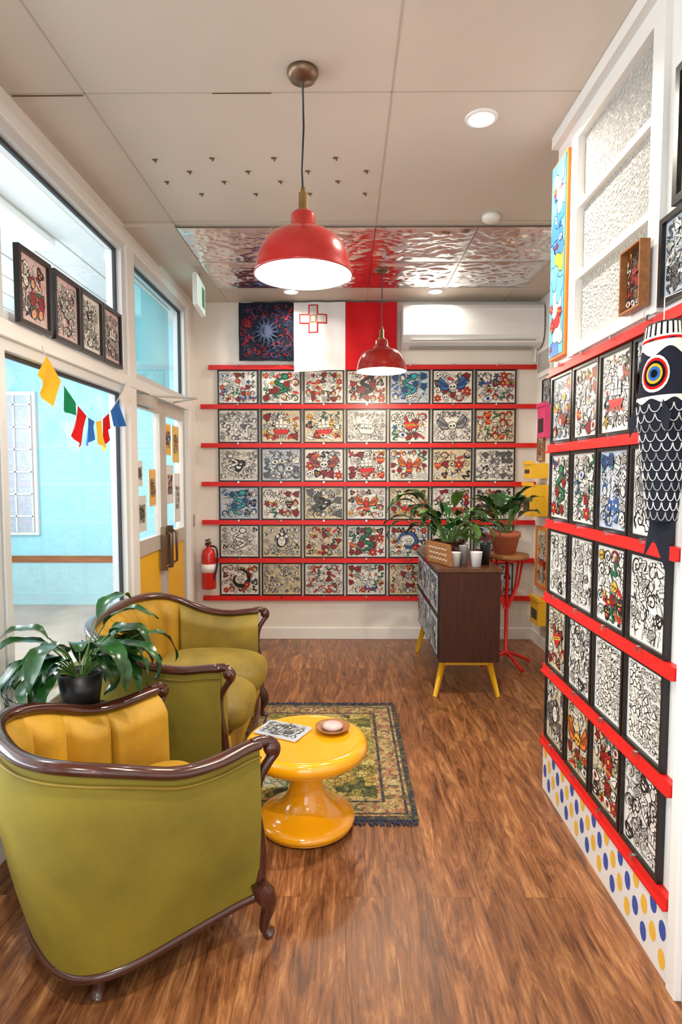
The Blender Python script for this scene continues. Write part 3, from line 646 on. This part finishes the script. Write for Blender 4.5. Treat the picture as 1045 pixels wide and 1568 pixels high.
def downlight(x,y,p=26):
    mb=MB(); mb.lathe([(.066,H),(.064,H-.006),(.052,H-.008),(.050,H-.005)],(x,y,0),'white',32); mb.lathe([(.0005,H-.007),(.051,H-.0072)],(x,y,0),'led',32); mb.obj('ceiling_downlight')
    l=bpy.data.lights.new('downlight_lamp','AREA'); l.shape='DISK'; l.size=.10; l.energy=p; l.color=(1,.91,.79); l.spread=math.radians(150)
    o=bpy.data.objects.new('downlight_lamp',l); o.location=(x,y,H-.02); scene.collection.objects.link(o)
downlight(.542,2.53,28); downlight(-.43,4.84,6); downlight(.70,4.84,6); downlight(-.45,.6,22); downlight(.4,-.6,14)  # last two sit unseen behind the camera, added for ambient light
mb=MB(); mb.lathe([(.001,H),(.05,H),(.05,H-.02),(.035,H-.035),(.001,H-.036)],(.80,3.45,-.0),'white',28); mb.obj('smoke_detector')
mb=MB(); ex,ey=-1.05,4.42; m4=Matrix.Translation((ex,ey,0))@Matrix.Rotation(math.radians(4),4,'Z')
mb.box(-.014,.014,-.17,.17,2.58,2.80,'ac',m4); mb.box(-.017,-.014,-.16,.16,2.59,2.79,'greenl',m4); mb.box(.014,.017,-.16,.16,2.59,2.79,'greenl',m4); mb.box(.017,.0178,.02,.13,2.62,2.76,'greend',m4)
mb.box(-.006,.006,-.01,.01,2.80,H,'acg',m4); mb.obj('exit_sign')

# ---------------------------------------------------------------- coffee table
mb=MB(); tx,ty=-.16,2.39; tz=.008
prof=[(.001,.002),(.17,.002),(.188,.006),(.197,.018),(.194,.032),(.175,.046),(.14,.060),(.105,.085),(.08,.12),(.068,.16),(.066,.195),(.074,.225),(.10,.25),(.15,.266),(.20,.275),(.232,.286),(.247,.305),(.248,.325),(.238,.343),(.222,.349),(.205,.347),(.10,.345),(.001,.345)]
ps=[ (p.x,p.y) for p in spline([(a,b,0) for a,b in prof],90)]
mb.lathe([(max(.001,a),max(.0005,b)) for a,b in ps],(tx,ty,tz),'yel',72); mb.obj('mushroom_coffee_table')
mb=MB(); m4=Matrix.Translation((tx-.10,ty+.06,.3562))@Matrix.Rotation(-.45,4,'Z')
mb.box(-.10,.10,-.07,.07,0,.003,'paper',m4); mb.box(-.10,.10,-.07,.07,.003,.0055,'bluepaper',m4@Matrix.Rotation(.05,4,'Z'))
cv=Cv(mb,lambda x,y,o: m4@Vector((x,y,.0058+o))); draw_flash(cv,.17,.11,random.Random(5),'grey'); mb.obj('magazine')
mb=MB(); c=(tx+.105,ty+.07,.356); mb.lathe([(.001,0),(.045,0),(.068,.012),(.072,.02),(.066,.02),(.045,.008),(.001,.006)],c,'wood',36)
mb.lathe([(.001,.008),(.04,.010),(.045,.022),(.03,.03),(.001,.03)],c,'pinkpaper',24); mb.obj('trinket_dish')

# ---------------------------------------------------------------- rug
mb=MB(); x0,x1,y0,y1=-.60,.30,2.40,3.64
def ring(a,b,mt,z):
    mb.box(x0+a,x1-a,y0+a,y0+b,0.0005,z,mt); mb.box(x0+a,x1-a,y1-b,y1-a,0.0005,z,mt); mb.box(x0+a,x0+b,y0+b,y1-b,0.0005,z,mt); mb.box(x1-b,x1-a,y0+b,y1-b,0.0005,z,mt)
ring(0,.026,'rugo',.007); ring(.026,.038,'rugb',.0075); ring(.038,.050,'rugo',.007); ring(.050,.13,'rugb',.0075); ring(.13,.144,'rugo',.007); ring(.144,.16,'rugb',.0075)
mb.box(x0+.16,x1-.16,y0+.16,y1-.16,0.0005,.0075,'rugf')
mb.grid(lambda u,v: Vector((x0+.18+(.20+.05*math.sin(v*9))*u,y0+.25+.75*v,.0079)),12,20,'rugc')
r=random.Random(2)
for yy,sg in ((y0,-1),(y1,1)):
    x=x0
    while x<x1:
        l=.025+r.random()*.015; mb.sweep([(x,yy,.005),(x+r.uniform(-.006,.006),yy+sg*l*.5,.005),(x+r.uniform(-.01,.01),yy+sg*l,.004)],.0035,'navy',5); x+=.009
mb.obj('floral_rug')

# ---------------------------------------------------------------- tub chairs
def tub(name,a,b,arm,loc,rz,nch,hb,ha,cush,inner,outer,wide=False,armcut=.25):
    mb=MB(); N=201; pts=[]; nexp=2.7
    pts.append((a+.012,arm,0)); pts.append((a+.004,arm*.8,0))
    for i in range(61):
        ph=pi*i/60; c,s_=math.cos(ph),math.sin(ph)
        pts.append((math.copysign(a*abs(c)**(2/nexp),c),-b*abs(s_)**(2/nexp),0))
    pts.append((-a-.004,arm*.8,0)); pts.append((-a-.012,arm,0))
    P=resample(pts,N)
    for _ in range(8): P=[P[0]]+[(P[i-1]+P[i]*2+P[i+1])/4 for i in range(1,N-1)]+[P[-1]]
    Nn=[]
    for i in range(N):
        t=(P[min(i+1,N-1)]-P[max(i-1,0)]).normalized(); Nn.append(Vector((-t.y,t.x,0))*(-1 if Vector((-t.y,t.x,0)).dot(Vector((P[i].x,P[i].y+.05,0)))<0 else 1))
    sstep=lambda x: x*x*(3-2*x)
    def h(s):
        y=P[int(round(s*(N-1)))].y
        k=sstep(max(0,min(1,(arm*.6-y)/(arm*.6+b)))); hh=ha+(hb-ha)*k
        e=min(s,1-s)
        return hh+.012*math.exp(-(e/.05)**2)-.012*math.exp(-((e-.16)/.06)**2)
    ins=lambda s: .022+.058*math.sin(pi*s)**.7
    zbf=lambda s: .135-.05*math.sin(pi*s)**.8
    zb_=.135
    def outf(u,v):
        i=int(round(u*(N-1))); s=i/(N-1); z=zbf(s)+(h(s)-.012-zbf(s))*v
        off=-ins(s)*(1-v)**1.5+.014*math.sin(pi*v)
        p=P[i]+Nn[i]*off; return Vector((p.x,p.y,z))
    mb.grid(outf,N-1,16,outer)
    def inf(u,v):
        i=int(round(u*(N-1))); s=i/(N-1); z=h(s)-.008-(h(s)-.30)*v
        inb=armcut-.001<=s<=1-armcut+.001
        chn=abs(math.sin(pi*(s-armcut)/(1-2*armcut)*nch))**.55 if inb else .75
        off=-(.012+ .038*min(1,v*6)**.5 + .040*chn*min(1,v*5)**.6 +.012*v)
        p=P[i]+Nn[i]*off; return Vector((p.x,p.y,z))
    k0=int(round(armcut*(N-1)))
    mb.grid(inf,k0,24,cush,u0=0,u1=k0/(N-1)); mb.grid(inf,N-1-2*k0,24,inner,u0=k0/(N-1),u1=1-k0/(N-1)); mb.grid(inf,k0,24,cush,u0=1-k0/(N-1),u1=1)  # arm insides take the cushion colour; on the loveseat this paints in shade
    for i in (0,N-1):
        s=i/(N-1); o=[outf(s,k/10) for k in range(11)]; n_=[inf(s,k/10) for k in range(11)]
        bot=inf(s,1.0); lo=[Vector((bot.x,bot.y,zb_))]
        mb.add(o+n_+lo,[list(range(22))+[22]],outer)
    mb.sweep([Vector((P[i].x+Nn[i].x*.012,P[i].y+Nn[i].y*.012,h(i/(N-1))-.030)) for i in range(N)],.004,'velo',6)
    rp=[Vector((P[i].x-Nn[i].x*.008,P[i].y-Nn[i].y*.008,h(i/(N-1))+.004)) for i in range(N)]
    mb.sweep(rp,[( .026+.004*math.sin(i*.1)**2,.017) for i in range(N)],'mahog',14)
    for sgn,i in ((1,0),(-1,N-1)):
        p=P[i]; zt=h(0); x=p.x; y=p.y
        ctl=[(x-.008*sgn,y-.02,zt+.006),(x,y+.018,zt+.010),(x+.010*sgn,y+.045,zt-.004),(x+.012*sgn,y+.050,zt-.028),(x+.004*sgn,y+.030,zt-.055),(x-.010*sgn,y+.002,zt-.11),(x-.018*sgn,y-.004,zt-.19),(x-.016*sgn,y+.010,zt-.28),(x-.016*sgn,y+.016,zt-.36),(x-.018*sgn,y+.012,zb_+.03)]
        c=spline(ctl,36); mb.sweep(c,[(.020-.008*math.sin(pi*k/35),.016) for k in range(36)],'mahog',12,up=(0,1,0))
        mb.lathe([(.001,-.02),(.020,-.016),(.027,0),(.020,.016),(.001,.02)],(x+.008*sgn,y+.038,zt-.014),'mahog',16,mx=Matrix.Rotation(pi/2,4,'Y'))
        lg=spline([(x-.018*sgn,y+.0,zb_+.05),(x-.010*sgn,y+.022,zb_+.0),(x-.006*sgn,y+.034,zb_-.035),(x-.010*sgn,y+.022,.055),(x-.012*sgn,y+.018,.028),(x-.006*sgn,y+.030,.012),(x-.004*sgn,y+.036,.004)],22)
        rad=[.024,.027,.030,.032,.032,.030,.028,.025,.022,.020,.018,.016,.0145,.0135,.013,.013,.014,.017,.020,.022,.020,.016]
        mb.sweep(lg,rad,'mahog',12,up=(0,1,0))
    for sgn in (-1,1):
        x,y=sgn*(a-.15),-b+.19
        mb.sweep([(x,y,.12),(x,y-.004,.07),(x+.004*sgn,y-.012,.03),(x+.006*sgn,y-.022,.0)],[.026,.023,.019,.017],'mahog',10)
    bp=[outf(i/(N-1),0)+Vector((0,0,-.004)) for i in range(N)]
    mb.sweep(bp,(.011,.014),'mahog',10)
    fx=bp[0].x; fy=bp[0].y
    mb.sweep(spline([(fx,fy,zb_),(fx*.5,fy+.03,zb_+.005),(0,fy+.04,zb_-.01),(-fx*.5,fy+.03,zb_+.005),(-fx,fy,zb_)],30),(.016,.022),'mahog',10)
    yf=arm; w=a-.095; yr=-b+.14
    mb.box(-a+.03,a-.03,yf-.05,yf+.012,zb_,.29,inner)
    mb.cushion((0,(yf+yr)/2,.24),(w+.01,(yf-yr)/2,.07),inner,.22)
    if wide:
        for sg in (-1,1): mb.cushion((sg*(w)/2,(yf+yr)/2+.045,.36),(w/2-.002,(yf-yr)/2+.04,.085),cush,.45,dome=.035)
    else: mb.cushion((0,(yf+yr)/2+.03,.345),(w,(yf-yr)/2+.02,.07),cush,.42,dome=.025)
    vs=[Vector((p.x*.97,p.y*.97,zbf(i/(N-1))+.006)) for i,p in enumerate(bp)]; mb.add(vs,[list(range(N))],'blackp')
    return mb.obj(name,loc,(0,0,rz))
tub('velvet_armchair',.315,.34,.265,(-.675,1.80,0),math.radians(-45),8,.695,.60,'vely','vely','velg',armcut=.12)
tub('velvet_loveseat',.52,.33,.33,(-.84,2.95,0),math.radians(-90),9,.74,.61,'velo','vely','velg',True,armcut=.22)

# ---------------------------------------------------------------- plants
def leaf(mb,base,az,pet,elev,L,Wd,droop,mt,fold=.25,seg=10,stem='stem',xmin=None):
    d=Vector((math.cos(az),math.sin(az),0)); up=Vector((0,0,1)); side=Vector((-math.sin(az),math.cos(az),0))
    P=[Vector(base)]; e=elev; n=6
    for i in range(n): P.append(P[-1]+(d*math.cos(e)+up*math.sin(e))*pet/n); e-=droop*.06
    Q=[P[-1]]; E=[e]
    for i in range(seg): E.append(e); Q.append(Q[-1]+(d*math.cos(e)+up*math.sin(e))*L/seg); e-=droop/seg*(1.1)
    if xmin is not None and min(q.x for q in Q)<xmin+.03: return False
    mb.sweep(P,.0028,stem,5)
    vs=[];fs=[]
    for i,q in enumerate(Q):
        t=i/seg; w=Wd*.5*(math.sin(pi*min(1,t*.96+.04)**.8)**.85 if t<1 else 0.0); nrm=(-d*math.sin(E[i])+up*math.cos(E[i]))
        wv=.006*math.sin(t*14+az*3)
        for k,f in ((-1,1),(-.5,.35),(0,0),(.5,.35),(1,1)): vs.append(q+side*w*k+nrm*(f*w*fold+wv*abs(k)))
    for i in range(seg):
        for k in range(4): fs.append((i*5+k,i*5+k+1,(i+1)*5+k+1,(i+1)*5+k))
    mb.add(vs,fs,mt,True)
    return True
def pot(mb,c,r0,r1,h,mt,rim=.0):
    mb.lathe([(.001,0),(r0,0),(r1,h-rim),(r1+(.008 if rim else 0),h-rim),(r1+(.008 if rim else 0),h),(r1-.008,h),(r1-.012,h-.02)],c,mt,32)
    mb.lathe([(.001,h-.018),(r1-.011,h-.02)],c,'soil',24)
r=random.Random(11)
sx,sy=-.98,2.19
mb=MB(); mb.lathe([(.001,.52),(.10,.52),(.108,.53),(.108,.542),(.10,.55),(.001,.55)],(sx,sy,0),'walnut',32)
for k in range(3):
    a=k*2.09+.5; mb.sweep([(sx+.06*math.cos(a),sy+.06*math.sin(a),.53),(sx+.08*math.cos(a),sy+.08*math.sin(a),0)],.010,'walnut',8)
mb.obj('plant_stool')
mb=MB(); pot(mb,(sx,sy,.551),.062,.08,.14,'blackp')
n=0
while n<44:
    az=r.random()*2*pi; el=r.uniform(.6,1.45)
    if leaf(mb,(sx+.02*math.cos(az),sy+.02*math.sin(az),.67),az,r.uniform(.08,.24),el,r.uniform(.17,.25),r.uniform(.06,.09),r.uniform(1.3,2.5)+(.3 if el<1 else 0),'leaf',xmin=XL): n+=1
mb.obj('potted_peace_lily')
mb=MB(); x0,x1,y0,y1,z0,z1=.575,.965,3.75,4.83,.235,.83
mb.box(x0+.012,x1,y0,y1,z0,z1-.022,'walnut'); mb.box(x0-.006,x1+.006,y0-.006,y1+.006,z1-.022,z1,'walnutt')
for k in range(3):
    a=y0+.02+k*.352; b=a+.34
    for j in range(2):
        c=z0+.02+j*.275; d=c+.265
        mb.box(x0+.002,x0+.012,a,b,c,d,'black'); mb.box(x0-.0,x0+.002,a+.02,b-.02,c+.02,d-.02,'bluepaper')
        cv=Cv(mb,lambda x,y,o,ya=(a+b)/2,zc=(c+d)/2: Vector((x0-.0004-o,ya-x,zc+y))); draw_flash(cv,.27,.2,random.Random(50+k*2+j),'grey')
mb.box(x0+.03,x1-.03,y0+.06,y0+.10,z0-.035,z0,'yelp'); mb.box(x0+.03,x1-.03,y1-.10,y1-.06,z0-.035,z0,'yelp')
for yy in (y0+.08,y1-.08):
    for xx,sg in ((x0+.05,-1),(x1-.05,1)):
        sy_=-1 if yy<4.2 else 1
        mb.sweep([(xx,yy,z0-.005),(xx+sg*.055,yy+sy_*.03,0)],[.023,.014],'yelp',12)
mb.obj('sideboard',bevel=.003)
def cup(x,y,z=.831,h=.085,r_=.036,mt='ac'):
    mb=MB(); mb.lathe([(.001,0),(r_*.75,0),(r_,h),(r_+.002,h+.003),(r_-.003,h),(r_*.72,.006),(.001,.006)],(x,y,z),mt,28); return mb
cup(.70,3.86).obj('paper_cup'); cup(.83,3.84,h=.09,r_=.038).obj('paper_cup')
cup(.765,3.93,h=.12,r_=.03,mt='acg').obj('glass_jar')
mb=cup(.905,3.92,h=.13,r_=.035,mt='blackp'); mb.sweep([(.905,3.92,.96),(.905,3.92,1.0),(.88,3.92,1.005)],.010,'blackp',10); mb.obj('pump_bottle')
mb=MB(); m4=Matrix.Translation((.615,3.95,.833))@Matrix.Rotation(.35,4,'Z')@Matrix.Rotation(-.12,4,'Y')
mb.box(-.008,.008,-.16,.16,0,.14,'wood',m4)
cv=Cv(mb,lambda x,y,o: m4@Vector((-.0083-o,-x,.07+y)))
for j in range(3): cv.stroke([(-.12+i*.02,.035-j*.035+.006*(-1)**i) for i in range(13)],.006,WH)
mb.obj('wooden_sign',bevel=.002)
mb=MB(); pot(mb,(.72,4.25,.832),.085,.12,.12,'mahog')
for i in range(48):
    az=r.random()*2*pi; right=math.cos(az)>.3
    leaf(mb,(.72+.03*math.cos(az),4.25+.03*math.sin(az),.94),az,r.uniform(.14,.38)*(.7 if right else 1),r.uniform(.75,1.45),r.uniform(.18,.28)*(.75 if right else 1),r.uniform(.06,.09),r.uniform(1.0,2.0),'leafl' if r.random()<.4 else 'leaf')
mb.obj('potted_houseplant')
mb=MB(); qx,qy=1.19,4.45
mb.lathe([(.001,.80),(.15,.80),(.155,.81),(.155,.825),(.15,.832),(.001,.832)],(qx,qy,0),'wood',36)
mb.sweep([(qx,qy,.80),(qx,qy,.07)],.014,'red',12)
mb.lathe([(.05,.0),(.05,.02),(.03,.02),(.03,0)],(qx,qy,.78),'red',20)
for k in range(4):
    a=k*pi/2+.35; mb.sweep(spline([(qx,qy,.10),(qx+.08*math.cos(a),qy+.08*math.sin(a),.07),(qx+.17*math.cos(a),qy+.17*math.sin(a),.03),(qx+.21*math.cos(a),qy+.21*math.sin(a),.013)],10),.012,'red',8)
    mb.sweep([(qx+.14*math.cos(a),qy+.14*math.sin(a),.80),(qx+.10*math.cos(a),qy+.10*math.sin(a),.6),(qx+.012*math.cos(a),qy+.012*math.sin(a),.42)],.008,'red',8)
mb.obj('plant_stand')
mb=MB(); pot(mb,(qx-.02,qy,.834),.075,.105,.16,'terra',.035)
for i in range(26):
    az=r.random()*2*pi; leaf(mb,(qx-.02+.02*math.cos(az),qy+.02*math.sin(az),.975),az,r.uniform(.12,.27),r.uniform(1.15,1.5),r.uniform(.15,.21),r.uniform(.09,.125),r.uniform(.7,1.5),'leaf')
mb.obj('potted_rubber_plant')
mb=MB(); fx,fy=-1.145,5.02
mb.lathe([(.001,.46),(.055,.46),(.06,.47),(.06,.74),(.05,.785),(.022,.80),(.018,.83),(.001,.83)],(fx,fy,0),'exr',32)
mb.lathe([(.0605,.60),(.0608,.60),(.0608,.67),(.0605,.67)],(fx,fy,0),'ac',32)
mb.box(fx-.015,fx+.015,fy-.06,fy+.04,.83,.85,'blackp'); mb.box(fx-.010,fx+.010,fy-.08,fy+.03,.865,.875,'blackp'); mb.box(fx-.008,fx+.008,fy-.01,fy+.02,.85,.865,'chrome')
mb.sweep(spline([(fx+.01,fy,.82),(fx+.07,fy-.02,.80),(fx+.075,fy-.02,.68),(fx+.06,fy-.03,.58),(fx+.05,fy-.04,.54)],20),.008,'blackp',8)
mb.box(fx-.03,fx+.03,fy+.05,YB-.04,.60,.64,'acg'); mb.obj('fire_extinguisher')
mb=MB(); mb.box(XL,XL+.012,4.96,5.04,.98,1.08,'acg'); mb.obj('light_switch')

mb=MB(); A=Vector((XL+.05,2.46,1.93)); B=Vector((XL+.05,3.42,1.93))
S=[A.lerp(B,t)+Vector((.02*math.sin(t*6),0,-.26*math.sin(pi*t)**.8)) for t in [i/40 for i in range(41)]]
mb.sweep(S,.002,'cloth',5)
cols=[YL,GN,RD,BL,(.8,.5,.05),RD,BL,(.75,.7,.65)]
for i in range(8):
    k=1+i*5; k2=min(40,k+4); a,b=S[k],S[k2]; n=6
    vs=[];fs=[]
    for u in range(n+1):
        for v in range(n+1):
            p=a.lerp(b,u/n); dn=Vector((0,-(b-a).z,(b-a).y)).normalized(); tw=.03*math.sin(i*2.1)*(v/n); p=p-dn*(v/n)*(.12+.04*math.sin(i*3+u*.3))+Vector((.016*math.sin(u*1.3+i)*v/n+.004,tw,0)); vs.append(p)
    for u in range(n):
        for v in range(n): fs.append((u*(n+1)+v,(u+1)*(n+1)+v,(u+1)*(n+1)+v+1,u*(n+1)+v+1))
    mb.add(vs,fs,'dye',True,cols[i])
mb.obj('prayer_flag_bunting')

# koi windsock
mb=MB(); kx,ky=.80,1.56; KT=1.79; KL=.49
def kr(t): return .060+.022*math.sin(min(1,t*2.4)*pi/2)-.062*max(0,t-.40)**1.2
def kp(a,t,off=0):
    rr=kr(t)+off; z=KT-KL*t; return Vector((kx+rr*.6*math.sin(a)+.012*math.sin(t*3),ky-rr*1.0*math.cos(a)+.02*math.sin(t*4),z))
mb.grid(lambda u,v:kp(u*2*pi,v),48,34,'clothd')
lay=[0]
def patch(a0,a1,t0,t1,col,n=10,wv=0,wf=3):
    o=.0012+lay[0]*6e-5; lay[0]+=1
    P=[(a0+(a1-a0)*i/n,t0) for i in range(n+1)]; Q=[(a0+(a1-a0)*i/n,t1+wv*math.sin(i/n*2*pi*wf)) for i in range(n+1)]
    vs=[kp(x,y,o) for x,y in P]+[kp(x,y,o) for x,y in Q]; mb.add(vs,[(i,i+1,n+2+i,n+1+i) for i in range(n)],'dye',True,col)
patch(0,2*pi,0,.07,WH,48); patch(0,2*pi,.07,.085,RD,48,.008,6); patch(0,2*pi,.085,.14,WH,48,.02,4)
for i in range(22): a=i*2*pi/22; patch(a,a+.09,.0,.06,BK,3)
for rr_ in range(12):
    t=.40+rr_*.050; n=13
    for c in range(n):
        a0=(c+.5*(rr_%2))*2*pi/n
        arc=[(a0+math.cos(q)*pi/n*.95,t+.042*math.sin(q)) for q in [pi*i/8 for i in range(9)]]
        mb.sweep([kp(x,y,.002) for x,y in arc],.0014,'acg' if rr_%3==2 else 'cloth',4)
patch(0,2*pi,.36,.385,WH,48,.012,7)
for ea in (-pi/2+.55,pi+.6):
    c0,t0=ea,.25
    for q,(rr_,col) in enumerate(((.046,WH),(.039,RD),(.032,BK),(.025,YL),(.018,BL),(.010,BK))):
        o=.003+q*.0008; vs=[]
        for i in range(20):
            an=2*pi*i/20; vs.append(kp(c0+rr_*math.cos(an)/.075,t0+rr_*math.sin(an)/KL,o))
        mb.add([kp(c0,t0,o)]+vs,[(0,i+1,(i+1)%20+1) for i in range(20)],'dye',True,col)
for sg in (-1,1):
    mb.add([kp(-pi/2+sg*.9,.38,.002),kp(-pi/2+sg*1.1,.46,.045),kp(-pi/2+sg*1.0,.56,.04),kp(-pi/2+sg*.8,.48,.002)],[(0,1,2,3)],'clothd')
zt=KT-KL; b0=kp(0,1); b1=kp(pi,1)
mb.add([(b0.x,b0.y,zt+.02),(b1.x,b1.y,zt+.02),(kx,ky+.07,zt-.11),(kx,ky+.015,zt-.05),(kx,ky-.06,zt-.14)],[(0,1,2,3,4)],'clothd')
mb.sweep([(kx,ky,KT),(kx,ky,1.86),(XR-.01,ky,1.90)],.0015,'cloth',5)
mb.lathe([(.060,0),(.062,.004),(.060,.008)],(kx,ky,KT-.004),'black',24,sx=.6); mb.obj('koi_windsock')

def wb(name,y0,y1,z0,z1,d,mt):
    mb=MB(); mb.box(XF-d,XF-.002,y0,y1,z0,z1,mt); mb.box(XF-d-.01,XF-d+.02,y0-.008,y1+.008,z1-.01,z1+.02,mt); mb.box(XF-d-.003,XF-d,y0+.03,y1-.03,z0+.04,z0+(z1-z0)*.6,'black'); mb.obj(name,bevel=.004)
framed('framed_picture',.2,.26,(XF-.002,4.86,2.04),-pi/2,'grey','bluepaper',seed=501)
wb('pink_wall_box',4.72,4.90,1.70,1.95,.07,'pink')
framed('framed_picture',.16,.2,(XF-.002,4.98,1.62),-pi/2,'warm','cream',fr='wood',seed=502)
wb('yellow_wall_box',4.82,5.0,1.38,1.50,.14,'yelp'); wb('yellow_wall_box',4.80,5.02,1.08,1.33,.14,'yelp')
framed('framed_picture',.30,.50,(XF-.002,4.90,.74),-pi/2,'warm','cream',fr='orange',seed=503,bw=.03)
wb('yellow_wall_box',4.72,4.92,.22,.42,.09,'yelp')
framed('framed_picture',.12,.40,(XF-.002,4.66,1.2),-pi/2,'dense','paper',seed=504)

# ---------------------------------------------------------------- lights
def area(name,loc,rot,sx,sy,p,col):
    l=bpy.data.lights.new(name,'AREA'); l.shape='RECTANGLE'; l.size=sx; l.size_y=sy; l.energy=p; l.color=col
    o=bpy.data.objects.new(name,l); o.location=loc; o.rotation_euler=rot; scene.collection.objects.link(o); return o
area('daylight_side',(-4.2,1.8,1.9),(0,math.radians(-90),0),1.7,7,270,(.88,.95,1))
area('daylight_front',(-.1,YN-.25,1.5),(math.radians(90),0,0),1.7,2.0,26,(.95,.97,1))
area('porch_tube_lamp',(-2.05,3.6,2.88),(0,0,0),.1,1.2,30,(.9,.97,1))
w=bpy.data.worlds.new('sky'); scene.world=w; w.use_nodes=True; bg=w.node_tree.nodes['Background']; bg.inputs[0].default_value=(.80,.90,1,1); bg.inputs[1].default_value=1.4

cd=bpy.data.cameras.new('camera'); cd.sensor_fit='VERTICAL'; cd.sensor_height=36; cd.lens=930/1568*36
co=bpy.data.objects.new('camera',cd); co.location=(0,0,1.42); co.rotation_euler=(math.radians(90-3.63),0,math.radians(.46)); cd.clip_start=.05
scene.collection.objects.link(co); scene.camera=co
